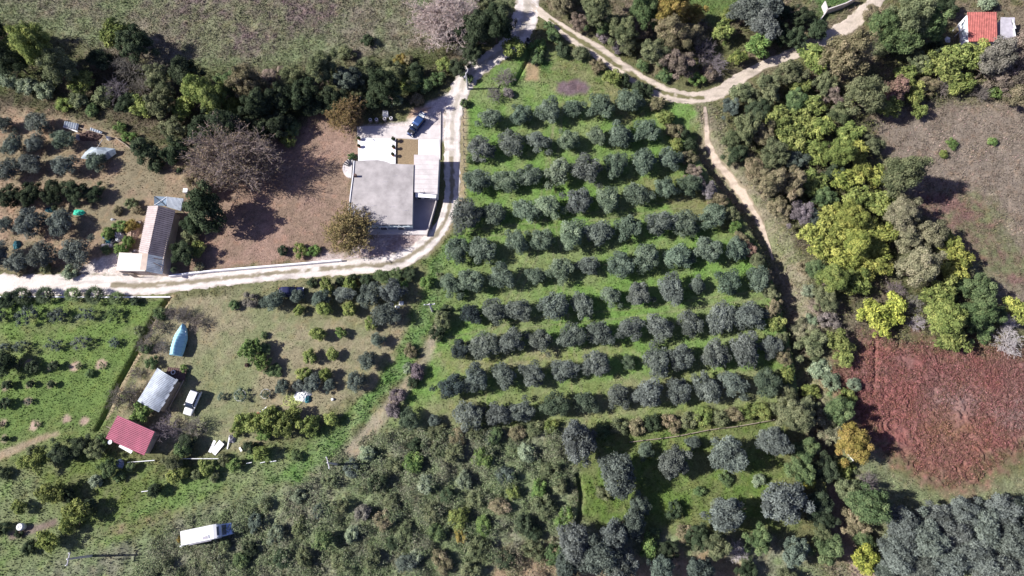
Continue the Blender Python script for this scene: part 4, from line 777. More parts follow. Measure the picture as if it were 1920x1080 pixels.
for a, b in zip(P_, P_[1:]): wall_seg(yw, a, b, 0, .95, .16)
tag(yw.build('yard_wall', M_CONC2), 'thin low wall running diagonally down beside the shaded court of the house', 'wall')
kerb = MB(); P_ = [tuple(V(u, v, .3)[:2]) for u, v in ((826.3,205),(826,262),(825,299))]
for a, b in zip(P_, P_[1:]): wall_seg(kerb, a, b, 0, .22, .12)
tag(kerb.build('kerb', M_CONC), 'narrow kerb between the yard pavement and the dirt road', 'kerb')
# the low white wall along the road
m = MB(); P_ = [tuple(V(u, v, .7)[:2]) for u, v in ((316,517),(352,512),(400,507),(480,500.5),(560,494),(640,487))]
for a, b in zip(P_, P_[1:]): wall_seg(m, a, b, -.1, .7, .28)
tag(m.build('roadside_wall', M_WHITE), 'long low white wall between the road and the brown yard', 'wall')
m = MB(); P_ = [tuple(V(u, v, .4)[:2]) for u, v in ((-30,555.5),(60,555.5),(150,556),(205,556.5),(318,556))]
for a, b in zip(P_, P_[1:]): wall_seg(m, a, b, -.1, .22, .22)
tag(m.build('roadside_kerb', M_WHITE), 'white kerb along the lower edge of the road behind the palms', 'kerb')
m = MB(); P_ = [tuple(V(u, v, 1)[:2]) for u, v in ((213,255),(232,268),(252,284))]
for a, b in zip(P_, P_[1:]): wall_seg(m, a, b, -.1, .5, .14)
tag(m.build('garden_edging', M_WOOD), 'thin pale edging running down from the scrap boards', 'edging')
m = MB(); P_ = [tuple(V(u, v, 1.3)[:2]) for u, v in ((1546,4),(1551,19),(1586,7),(1606,-4))]
for a, b in zip(P_, P_[1:]): wall_seg(m, a, b, -.1, 1.6, .2)
wall_seg(m, P_[1], tuple(V(1533, 44, 1)[:2]), -.1, .9, .18)
tag(m.build('garden_wall', M_CONC2), 'pale angled wall around the small green plot at the top right', 'wall')

def pot(u, v, lab, r=.34):
    p = V(u, v, .35); t = thing('potted_shrub', lab, 'potted plant', (p.x, p.y, .35), 0, 'potted shrubs on the white terrace')
    m = MB(); m.loft([[(q * math.cos(a), q * math.sin(a), z) for a in np.linspace(0, 6.2832, 12, endpoint=False)] for q, z in ((.2, 0), (.29, .45), (.31, .46), (.25, .44))]); m.build('pot', M_CERAM if r < .4 else M_WPL, t)
    b = add('foliage', proto('bush')[0][3], None, t); b.scale = (r / 1.5, r / 1.5, r / 1.3); b.location = (0, 0, .4); b.color = (.05, .07, .035, 1)
pot(674, 262, 'potted dark shrub at the top left corner of the white terrace'); pot(674, 276, 'potted shrub on the left edge of the white terrace', .3)
pot(739, 264, 'potted shrub at the top right corner of the white terrace', .42); pot(739, 278, 'middle potted shrub on the right edge of the white terrace'); pot(737.5, 292, 'lowest potted shrub on the right edge of the white terrace')

# ------------------------------------------------------------------ barn
B = Loc(285, 450)
barn = thing('long_barn', 'long narrow barn with a pink grey and dark gabled corrugated roof beside the white road', 'barn', B.o)
base = B.xy(0, (264,394),(330,402),(308,520),(222,519),(228,484),(247,482))
MB().prism(B.xy(2.6, (281,388),(325,396),(303,510),(263,506)), -.1, 2.75).build('wall', M_WALLC, barn)
e1, r1, r0, e0 = B(277.2,386.3,3.0), B(296.7,385.4,3.9), B(277.3,476,3.9), B(259.6,472.4,3.0)
corr(e1, e0, r0, r1, 24, .08).build('roof', M_ASB, barn, solid=.05)
f1, f0 = B(329,394.5,2.7), B(308.5,482,2.7)
corr(B(296.9,385.4,3.88), B(277.6,476,3.88), f0, f1, 24, .08, sag=.015).build('roof', M_ASBD, barn, solid=.05)
g0, g1 = B(273.5,508.5,3.7), B(304.5,514.5,2.65)
tinr = corr(B(277.5,476.4,3.84), g0, g1, B(308.2,482.4,2.68), 10, .04, sag=.03).build('roof', M_TIN, barn, solid=.04); tinr['label'] = 'patched blue grey tin end of the barn roof'
for k, (u0, v0, u1, v1) in enumerate(((288,484,305,487),(276,498,286,500),(288,493,305,501),(283,482,290,485))):
    a, b = B(u0, v0, 3.5 - k * .05), B(u1, v1, 3.0); m = MB(); m.box(((a[0] + b[0]) / 2, (a[1] + b[1]) / 2, 3.28 if k else 3.3), (math.dist(a[:2], b[:2]), .12, .03), math.atan2(b[1] - a[1], b[0] - a[0]), .33); m.build('patch', M_RUST, tinr)
pad = B.xy(2.7, (223.5,473.3),(277,476),(271.7,508.5),(217,507.6))
MB().prism(inset(pad, .2), -.1, 2.5).build('annex_wall', M_WALLC, barn); MB().prism(pad, 2.5, 2.7).build('annex_roof', mat('cream_roof_screed', (.74, .66, .58), .85, noise=.14, nscale=.6), barn)
a = B(250, 517, 1.2); f = MB().box((a[0], a[1] + .1, 1.0), (.95, .1, 2.0), -.02).build('door', M_WOOD, barn)
w_ = B(236, 516, 1.5); MB().box((w_[0], w_[1] + .05, 1.5), (.9, .1, .8)).build('window', M_GLASS, barn)
lean = thing('tin_lean_to', 'small pale corrugated lean-to roof at the top end of the long barn', 'shed', V(328, 382))
B2 = Loc(328, 382)
corr(B2(313.3,368.7,2.5), B2(344.8,372.4,2.5), B2(339.3,395.6,2.3), B2(312,388,2.3), 13, .05).build('roof', M_TINW, lean, solid=.04)
for u, v in ((315,372),(342,375),(338,392)): c = B2(u, v, 2.3); MB().tube((c[0], c[1], 0), (c[0], c[1], 2.3), .07, n=6).build('post', M_WOOD, lean)
can = thing('blue_canopy', 'small grey blue canopy with white crossed bars beside the tin lean-to', 'canopy', V(300, 380)); B3 = Loc(300, 380)
cs = [B3(289,367.8,2.3), B3(312.8,369,2.45), B3(311.5,386,2.45), B3(289,385,2.3)]; mid = B3(300.5, 377, 2.0)
MB().poly(cs + [mid], (0, 3, 4), (3, 2, 4), (2, 1, 4), (1, 0, 4)).build('panel', mat('grey_blue_sheet', (.16, .22, .29), .7, noise=.2), can, solid=.03)
MB().tube(cs[1], cs[3], .07, n=6).build('crossbar', M_WPL, can); MB().tube(cs[0], (cs[2][0], cs[2][1], 2.5), .06, n=6).build('crossbar', M_DARK, can)
for c in cs: MB().tube((c[0], c[1], 0), c, .05, n=6).build('post', M_WOOD, can)

# ------------------------------------------------------------------ sheds
S1 = Loc(295, 732)
shed = thing('grey_shed', 'shed with a curved grey tin roof above the red roofed shed', 'shed', S1.o)
c = [S1(295.3,689.7,2.2), S1(331.4,712,2.2), S1(298,773,2.2), S1(257.8,752,2.2)]
corr(c[0], c[3], c[2], c[1], 24, .02, per=4, rows=8, arch=.55, sag=.02).build('roof', M_TIN, shed, solid=.04)
MB().prism(inset([q[:2] for q in c], .3), -.1, 2.22).build('wall', M_WOOD, shed)
for k in range(4):
    a = S1(332 - k * 7.8, 716 + k * 14, 2.0); MB().box((a[0] - .1, a[1], 2.3), (.35, .9, .04), -.5, .2).build('loose_sheet', M_TIN, shed)
a, b = S1(346, 713, .9), S1(315, 768, .3); MB().tube((a[0], a[1], 1.2), (b[0], b[1], .3), .09, n=6).build('prop_pole', M_WOOD, shed)
t = thing('rusty_sheet', 'brown rusty sheet lying at the top corner of the grey shed', 'scrap', V(330, 700))
corr((-1.6, -.9, .6), (1.9, -1.4, .5), (1.9, .6, .5), (-1.2, 1.0, .6), 9, .03).build('sheet', M_RUST, t, solid=.03); MB().prism([(-1.2,-.7),(1.5,-1.1),(1.6,.4),(-1,.8)], -.1, .45).build('stack', M_DARK, t)
q = V(324.4, 698, .75); tag(MB().ring((0, 0, 0), .32, .07).build('pale_tyre', M_WPL, loc=(q.x, q.y, .72)), 'pale ring lying on the rusty sheet by the grey shed', 'tyre')
S2 = Loc(243, 816)
red = thing('red_roofed_shed', 'shed with a crimson corrugated metal roof at the lower left', 'shed', S2.o)
c = [S2(220.3,778.6,2.9), S2(289.7,809,2.9), S2(270.3,853.6,2.3), S2(198,821.7,2.3)]
corr(c[0], c[3], c[2], c[1], 15, .06, per=6).build('roof', M_RED, red, solid=.05)
MB().prism(inset([q[:2] for q in c], .45), -.1, lambda p: 2.2).build('wall', M_WALLC, red)
for k, z in ((0, 2.72), ):
    MB().box((0, 0, 2.3), (6, .1, .1), -.42).build('beam', M_WOOD, red)
a, b = S2(224,835,.9), S2(247,848,.9); d_ = math.atan2(b[1] - a[1], b[0] - a[0])
MB().box(((a[0] + b[0]) / 2, (a[1] + b[1]) / 2, .85), (math.dist(a[:2], b[:2]), .5, .08), d_).build('counter', M_WPL, red)
a = S2(206.5, 829, 2.3); m = MB(); m.tube((a[0], a[1], 0), (a[0], a[1], 2.2), .04, n=6); m.build('mast', M_CHROME, red); MB().loft([[(a[0] + r_ * math.cos(t), a[1] + r_ * math.sin(t), 2.2 + z_) for t in np.linspace(0, 6.28, 12, endpoint=False)] for r_, z_ in ((.05, 0), (.3, .1), (.36, .22), (.28, .14))]).build('dish', M_WPL, red)
S3 = Loc(1842, 60)
rh = thing('red_tiled_house', 'small house with a square red tiled roof at the top right corner', 'house', S3.o)
c = [S3(1813.8,23.2,3.2), S3(1869.3,23.2,3.2), S3(1870.8,78.6,2.9), S3(1816.3,78.2,2.9)]
corr(c[0], c[1], c[2], c[3], 17, .10, per=6, rows=14).build('roof', M_TILE, rh, solid=.06); MB().prism(inset([q[:2] for q in c], .35), -.1, 2.85).build('wall', M_WHITE, rh)
f = MB().box((-.5, c[2][1] + .2, 1.5), (1.0, .1, 1.1)).build('window', M_WPL, rh); MB().box((-.5, c[2][1] + .14, 1.5), (.8, .1, .9)).build('pane', M_GLASS, f)
m = MB(); a = S3(1813, 36, 2); b = S3(1797, 47, 2); e = S3(1815, 74, 2); g = S3(1801, 84, 1.5)
for p0, p1 in ((S3(1813,30,2.3), b), (b, S3(1800,58,1.8)), (S3(1800,58,1.8), S3(1815,48,2.2)), (e, g), (S3(1815,64,2.1), S3(1802,75,1.6))): m.tube(p0, p1, .16, n=6)
for p0 in (b, S3(1800,58,1.8), g): m.tube((p0[0], p0[1], 0), p0, .06, n=6)
m.build('porch_frame', M_PAINT, rh)
MB().grid(lambda i, j: tuple(Vector(S3(1812 - 9 * j, 38 + 40 * i + 6 * j, 2.0 - .5 * j)) + Vector((0, 0, .12 * math.sin(i * 17 + j * 4)))), 16, 6).build('porch_sheet', M_FILM, rh, solid=.02)
S4 = Loc(1890, 56)
an = thing('tin_annex', 'flat pale corrugated shed roof on the right of the red tiled house', 'shed', S4.o)
c = [S4(1876.4,32.6,2.3), S4(1903,33,2.3), S4(1903.5,72,2.2), S4(1876,79.4,2.2)]
corr(c[0], c[1], c[2], c[3], 14, .035, per=6, rows=4, sag=.03).build('roof', mat('lavender_fibre_sheet', (.42, .40, .44), .8, noise=.2, nscale=1.4), an, solid=.04); MB().prism(inset([q[:2] for q in c], .3), -.1, 2.1).build('wall', M_GREYB, an)
a = S4(1898, 41, 2.4); MB().box((a[0], a[1], 2.36), (.14, 1.3, .06)).build('slot', M_DARK, an)
a = S4(1901, 45, 2.4); MB().box((a[0], a[1], 2.4), (.3, 2.2, .1), .05).build('plank', M_PAINT, an); a = S4(1902, 61, 2.4); MB().box((a[0], a[1], 2.4), (.3, 1.8, .1), -.05).build('plank', M_PAINT, an)

# ------------------------------------------------------------------ cloth heaps, boards, tanks and other loose things
def heap(name, label, cat, u, v, wpx, hpx, m, ht=.5, seed=1, rz=0, z0=0, group=None, sharp=3.0):
    s = ppm(v); w, h = wpx / s / 2, hpx / s / 2; p = V(u, v, ht * .5); N_ = 18
    def fn(a, b):
        x, y = a * 2 - 1, b * 2 - 1; q = max(abs(x), abs(y)); rr = math.hypot(x, y); k = q / rr if rr > 1e-6 else 1
        x, y = x * (k * .8 + .2), y * (k * .8 + .2); t = math.atan2(y, x)
        e = 1 + .28 * (float(fbm(np.array([math.cos(t) * 1.5 + seed]), np.array([math.sin(t) * 1.5]), seed, 3)[0]) - .5) * 2
        n = float(fbm(np.array([x * sharp + seed]), np.array([y * sharp]), seed + 5, 3)[0])
        return (x * w * e, y * h * e, z0 + max(0, 1 - q ** 3) * ht * (.35 + 1.3 * n))
    o = MB().grid(fn, N_, N_).build(name, m, loc=(p.x, p.y, 0)); o.rotation_euler.z = rz; return tag(o, label, cat, group)
def plank(name, label, cat, uv0, uv1, z0, z1, w, t, m, group=None):
    a, b = V(*uv0, z0), V(*uv1, z1); c = (a + b) / 2; d = b - a
    o = MB().box((0, 0, 0), (d.length, w, t)).build(name, m, loc=c); o.rotation_euler = (0, -math.asin(max(-1, min(1, d.z / d.length))), math.atan2(d.y, d.x)); return tag(o, label, cat, group)
heap('green_tarpaulin', 'bright green tarpaulin lying on bare soil between the left olive rows', 'tarpaulin', 147, 398, 24, 12, M_GREEN, .3, 2)
heap('blue_bag', 'bright blue plastic bag in the rubbish heap left of the barn', 'bag', 196, 442, 9, 9, M_BLUEB, .6, 3)
heap('teal_heap', 'dark teal plastic heap beside the blue bag', 'rubbish', 203, 449, 14, 14, M_TEAL, .6, 4)
heap('grey_rubble', 'pale grey rubble heap right of the blue bag', 'rubble', 222, 440, 17, 15, M_GREYB, .7, 5)
heap('white_sack', 'white sack below the grey rubble heap', 'sack', 220, 450, 10, 7, M_WPL, .5, 6)
heap('black_plastic', 'black plastic pile in the middle of the rubbish heap', 'rubbish', 213, 451, 16, 15, M_DARK, .5, 7)
heap('rubble', 'loose pale rubble below the blue bag', 'rubble', 200, 460, 22, 9, M_GREYB, .4, 8)
heap('white_bag', 'small white bag on the soil above the rubbish heap', 'bag', 211, 411, 9, 5, M_WPL, .35, 9)
heap('blue_bundle', 'dark blue bundle between the left olive rows', 'bundle', 92, 393, 18, 10, M_TEAL, .5, 10)
heap('teal_sheet', 'teal sheet in the shade at the left edge olive rows', 'sheet', 30, 458, 14, 20, M_TEAL, .6, 11, .3)
heap('stone_pile', 'pile of pale brown stones against the barn', 'stones', 249, 436, 20, 34, mat('pale_stones', (.42, .31, .24), .95, noise=.4, nscale=6, bump=1, bscale=9), .5, 12, sharp=7)
q = V(347.5, 357, 1); t = thing('white_box', 'small white box standing above the tin lean-to', 'box', (q.x, q.y, 0)); MB().box((0, 0, .5), (.75, .75, 1.0)).build('body', M_WPL, t, bevel=.03); MB().box((0, 0, 1.04), (.82, .82, .08)).build('lid', M_WPL, t)
heap('grey_sack', 'grey sack at the corner of the barn annex', 'sack', 254, 470, 9, 6, M_GREYB, .5, 13)
heap('white_pail', 'small white bag beside the bush next to the barn', 'bag', 261, 416, 4, 4, M_WPL, .4, 14)
# scrap and plastic tent
t = thing('scrap_boards', 'white corrugated boards lying at the top of the scrap heap', 'boards', V(135, 237)); L1 = Loc(135, 237)
corr(L1(122,227,.7), L1(148,232,.6), L1(145.5,244,.5), L1(119.4,236.7,.6), 6, .14, per=8).build('sheet', M_TINW, t, solid=.04); a, b = L1(119,237.5,.4), L1(146,247,.4); MB().tube(a, b, .14, n=6).build('beam', M_PAINT, t)
t = thing('scrap_boards', 'second shorter run of white boards right of the first boards', 'boards', V(181, 245)); L1 = Loc(181, 245)
corr(L1(170,239,.8), L1(192,247,.7), L1(190,251,.5), L1(169,244,.6), 5, .1, per=8).build('sheet', M_TINW, t, solid=.04); MB().tube(L1(150,240,.3), L1(196,253,.3), .1, n=6).build('beam', M_WOOD, t)
heap('scrap_heap', 'brown scrap and twigs between the two runs of boards', 'scrap', 166, 254, 46, 22, M_RUST, .8, 15, sharp=6)
heap('scrap_sheet', 'crumpled white sheet left of the scrap heap', 'sheet', 147, 256, 13, 13, M_GREYB, .6, 16, sharp=6)
heap('white_drum', 'pale drum at the right end of the scrap heap', 'drum', 203, 258, 8, 8, M_WPL, .8, 17)
T = Loc(183, 288); tent = thing('plastic_tent', 'faceted milky plastic sheet tent beside the scrap heap', 'tent', T.o)
A_ = T(181, 279, 1.9); P_ = [T(151,297,.3), T(160,285,.9), T(172,275.6,1.2), T(197,276.6,1.2), T(215.5,279,1.1), T(218,288,.7), T(205.5,297,.3), T(194.4,305.6,.1), T(186,298,.9), T(168,299,.5)]
MB().poly([A_] + P_ + [T(201, 284, 1.5)], *[(0, i, i + 1) for i in (1, 2, 3)], (0, 4, 11), (4, 5, 11), (5, 6, 11), (6, 7, 11), (7, 8, 11), (8, 9, 11), (9, 0, 11), (0, 9, 10), (0, 10, 1)).build('sheet', M_FILM, tent, solid=.02)
for p0 in P_[2:6]: MB().tube((p0[0], p0[1], 0), p0, .04, n=5).build('pole', M_WOOD, tent)
MB().tube(A_, T(192, 262, 1.2), .035, n=5).build('pole', M_PAINT, tent)
# garden odds and ends
def tank(u, v, lab, r, h, name='water_tank', m=None, grp=None):
    q = V(u, v, h); t = thing(name, lab, 'tank' if name == 'water_tank' else 'barrel', (q.x, q.y, 0), 0, grp)
    MB().loft([[(k * math.cos(a), k * math.sin(a), z) for a in np.linspace(0, 6.2832, 16, endpoint=False)] for k, z in ((r * .95, 0), (r, .05), (r, h * .5), (r * 1.04, h * .52), (r, h * .55), (r, h * .9), (r * .8, h), (r * .78, h * (1 if name == 'water_tank' else .75)))]).build('body', m or M_WPL, t, smooth=True)
    MB().ring((0, 0, h), r * .8 if name != 'water_tank' else r * .3, .05).build('rim', M_GREYB if name == 'water_tank' else M_WPL, t)
tank(36, 988, 'round white water tank standing alone at the bottom left', .55, 1.0)
for (u, v), w in zip(((694,224),(705.6,223.6),(721,222),(733,221)), ('leftmost', 'second', 'third', 'rightmost')): tank(u, v, f'{w} of the four open white barrels at the top of the yard', .33, .7, 'open_barrel', mat('barrel_inside', (.25, .22, .22), .9), 'open barrels in a row on the yard')
q = V(722, 211.5, 1.1); t = thing('caged_water_tank', 'square white tank in a wire cage behind the row of barrels', 'tank', (q.x, q.y, 0))
MB().box((0, 0, .6), (1.05, .95, .95)).build('tank', M_WPL, t, bevel=.06); m = MB()
for k in range(5): m.box((-.5 + k * .25, 0, 1.12), (.03, 1.05, .03)); m.box((0, -.48 + k * .24, 1.15), (1.1, .03, .03))
m.build('cage', M_CHROME, t); MB().box((0, 0, .06), (1.1, 1.0, .12)).build('pallet', M_WOOD, t); MB().ring((0, 0, 1.1), .12, .05).build('cap', M_WPL, t)
heap('white_netting', 'crumpled white netting below the middle of the citrus plot', 'netting', 567, 740, 34, 24, M_WPL, .6, 21, .1, sharp=7)
heap('dark_tarpaulin', 'dark blue sheet on the right end of the white netting', 'tarpaulin', 577, 748, 12, 16, M_TEAL, .5, 22)
m = MB(); rr = random.Random(5)
for k in range(16): m.ring((rr.uniform(-.9, 1.1), rr.uniform(-.7, .7), .06 + k * .012), rr.uniform(.35, .8), .03, n=16, m=4)
q = V(549, 751); tag(m.build('lime_hose', M_NET, loc=(q.x, q.y, 0)), 'tangled coils of lime green hose beside the white netting', 'hose')
plank('hose_line', 'thin pale hose running left from the tangled lime coils', 'hose', (540,755), (516,767), .05, .05, .06, .05, M_NET)
for (u, v, w, h), lab in zip(((733,570,10,7),(752,568,10,9),(745,575,9,6)), ('left white sheet under the silver olives', 'right white sheet under the silver olives', 'lowest white sheet under the silver olives')): heap('white_sheet', lab + ' beside the ditch', 'sheet', u, v, w, h, M_WPL, .35, int(u), group='white sheets under the olives')
q = V(624, 749); tag(MB().loft([[(k * math.cos(a), k * math.sin(a), z) for a in np.linspace(0, 6.28, 8, endpoint=False)] for k, z in ((.2, 0), (.28, .15), (.2, .35), (.08, .4))]).build('white_stone', M_WPL, loc=(q.x, q.y, 0)), 'small white stone alone right of the white netting', 'stone')
heap('brown_crate', 'reddish brown crate beside the fig bushes', 'crate', 462, 684, 9, 8, M_RUST, .5, 31)
t = thing('rotary_tiller', 'red and grey motor tiller at the top of the citrus cluster', 'garden machine', (*V(492, 773)[:2], 0), .45)
MB().box((.1, 0, .5), (.7, .35, .3)).build('engine', M_GREYB, t, bevel=.05); MB().box((-.5, 0, .5), (.5, .4, .25)).build('cover', M_TILE, t, bevel=.05)
for s_ in (-.3, .3): MB().ring((0, s_, .25), .2, .06, 'y').build('wheel', M_RUB, t)
for s_ in (-.2, .2): MB().tube((.3, s_, .55), (1.2, s_ * 1.6, .9), .03, n=6).build('handle', M_CHROME, t)
for (u0, v0, u1, v1, w), lab in zip(((393,848,403,826,.45),(399,850,416,829,1.1),(426,842,430,820,.18),(449,839,453,846,.3)), ('left narrow white board leaning by the lower fence', 'broad white board leaning by the lower fence', 'thin white pole upright beside the broad board', 'short white board lying right of the broad board')): plank('white_board', lab, 'board', (u0, v0), (u1, v1), .15, .5, w, .06, M_PAINT, 'white boards below the citrus cluster')
heap('white_wire', 'heap of white wire above the broad white board', 'wire', 434, 823, 13, 16, M_GREYB, .5, 33, sharp=9)
for (u0, v0, u1, v1), lab in zip(((239,867,290,863),(338,860,414,860),(462,869,472,867),(488,868,497,866),(506,866,518,864),(265,922,281,920)), ('white pipe right of the blue sheet under the red shed', 'long thin white pipe along the lower fence', 'short white pipe, leftmost of the three below the citrus', 'middle short white pipe below the citrus', 'right short white pipe at the edge of the green ditch', 'short white pipe left of the dark round citrus')):
    a, b = V(u0, v0, .5), V(u1, v1, .5); tag(MB().tube((0, 0, .5), (b.x - a.x, b.y - a.y, .5), .07, n=6).build('white_pipe', M_WPL, loc=(a.x, a.y, 0)), lab, 'pipe', 'white pipes at the lower left')
heap('blue_sheet', 'blue and white sheet hanging below the red roofed shed', 'sheet', 223, 870, 13, 17, mat('pale_blue_cloth', (.30, .38, .62), .8, noise=.4, nscale=3), .9, 35, sharp=6)
for (u, v, k), lab in zip(((451.5,741.7,.95),(499.6,739,.8)), ('wire ring around the grey shrub in the garden', 'smaller wire ring right of the grey shrub')): q = V(u, v); tag(MB().ring((0, 0, .4), k, .035, n=20, m=4).build('wire_ring', M_WPL, loc=(q.x, q.y, 0)), lab, 'plant guard', 'wire plant guards')
heap('white_plastic', 'white plastic sheet in the shade left of the red tiled house', 'sheet', 1777.6, 73, 10, 13, M_WPL, .5, 36)
heap('white_rock', 'pair of white rocks at the back end of the camper', 'rocks', 341, 1024, 9, 6, M_WPL, .5, 37)
# ------------------------------------------------------------------ poles and fence
def upole(u, v, h, lab, arm, shad=0):
    q = V(u, v); t = thing('utility_pole', lab, 'utility pole', (q.x, q.y, 0), 0, 'concrete utility poles')
    MB().tube((0, 0, -.3), (0, 0, h), .22, .13, n=8).build('pole', mat('pole_concrete', (.52, .50, .50), .9, noise=.15), t)
    MB().box((0, 0, h - .3), (1.9, .14, .14), arm).build('crossarm', M_GREYB, t)
    for s_ in (-.85, 0, .85): MB().tube((s_ * math.cos(arm), s_ * math.sin(arm), h - .22), (s_ * math.cos(arm), s_ * math.sin(arm), h + .1), .07, n=6).build('insulator', M_WPL, t)
upole(877, 167, 5.2, 'concrete utility pole on the grass verge at the road bend above the house', 1.2)
upole(811, 584, 4.8, 'concrete utility pole beside the ditch at the left edge of the grove', .1)
upole(633, 871, 6.4, 'concrete utility pole at the top left corner of the scrub', 1.9)
upole(172, 1042, 6.2, 'concrete utility pole standing in the grass at the bottom left', 1.5)
plank('short_post', 'thin white pole beside the sparse autumn tree', 'post', (674,196), (676,182), 0, 2.5, .08, .08, M_WPL)
t = thing('wire_fence', 'wire fence of short leaning posts between the road and the grove', 'fence', V(873, 290)); F0 = Loc(873, 290)
pv = [198, 210, 222, 235, 248, 262, 276, 290, 305, 320, 338, 352, 366]; tops = []
for k, v in enumerate(pv):
    a = F0(869 + k * .35, v); MB().tube((a[0], a[1], -.1), (a[0] - .15, a[1], 1.3), .06, n=6).build('post', M_DARK, t); MB().tube((a[0] - .15, a[1], 1.28), (a[0] + .25, a[1] - .1, 1.45), .05, n=6).build('post_top', M_DARK, t); tops.append((a[0] - .12, a[1]))
for z in (.5, 1.2):
    m = MB()
    for a, b in zip(tops, tops[1:]): m.tube((a[0], a[1], z), (b[0], b[1], z), .012, n=3)
    m.build('wire', M_DARK, t)
t = thing('brushwood_fence', 'broken wooden fence along the top of the lower clearing', 'fence', V(1290, 818)); F0 = Loc(1290, 818); pp = [(1180,829),(1205,826),(1240,822),(1270,818),(1290,814),(1325,807),(1345,804),(1380,800),(1420,793),(1448,788)]
for a, b in zip(pp, pp[1:]): MB().tube(F0(*a, .5), F0(*b, .6), .07, n=5).build('rail', M_WOOD, t)
for a in pp: q = F0(*a); MB().tube((q[0], q[1], 0), (q[0], q[1], .9), .07, n=5).build('post', M_DARK if a[0] < 1250 else M_WOOD, t)
for (u0, v0, u1, v1), lab in zip(((1554,788,1562,770),(1556,779,1548,776),(1590,852,1600,864)), ('bare white branch beside the big green tree in the right column', 'short fork of the bare white branch in the right column', 'pale dead branch below the golden orange tree')): plank('dead_branch', lab, 'branch', (u0, v0), (u1, v1), 1.5, 2.6, .12, .1, M_PAINT, 'dead white branches')
t = thing('field_gate_post', 'dark timber post line beside the small track at the top left of the grove', 'fence', V(1008, 100)); 
for v in (60, 75, 90, 105): q = V(1008, v) - V(1008, 100); MB().tube((q.x - .6, q.y, 0), (q.x - .6, q.y, .8), .05, n=5).build('post', M_WOOD, t)
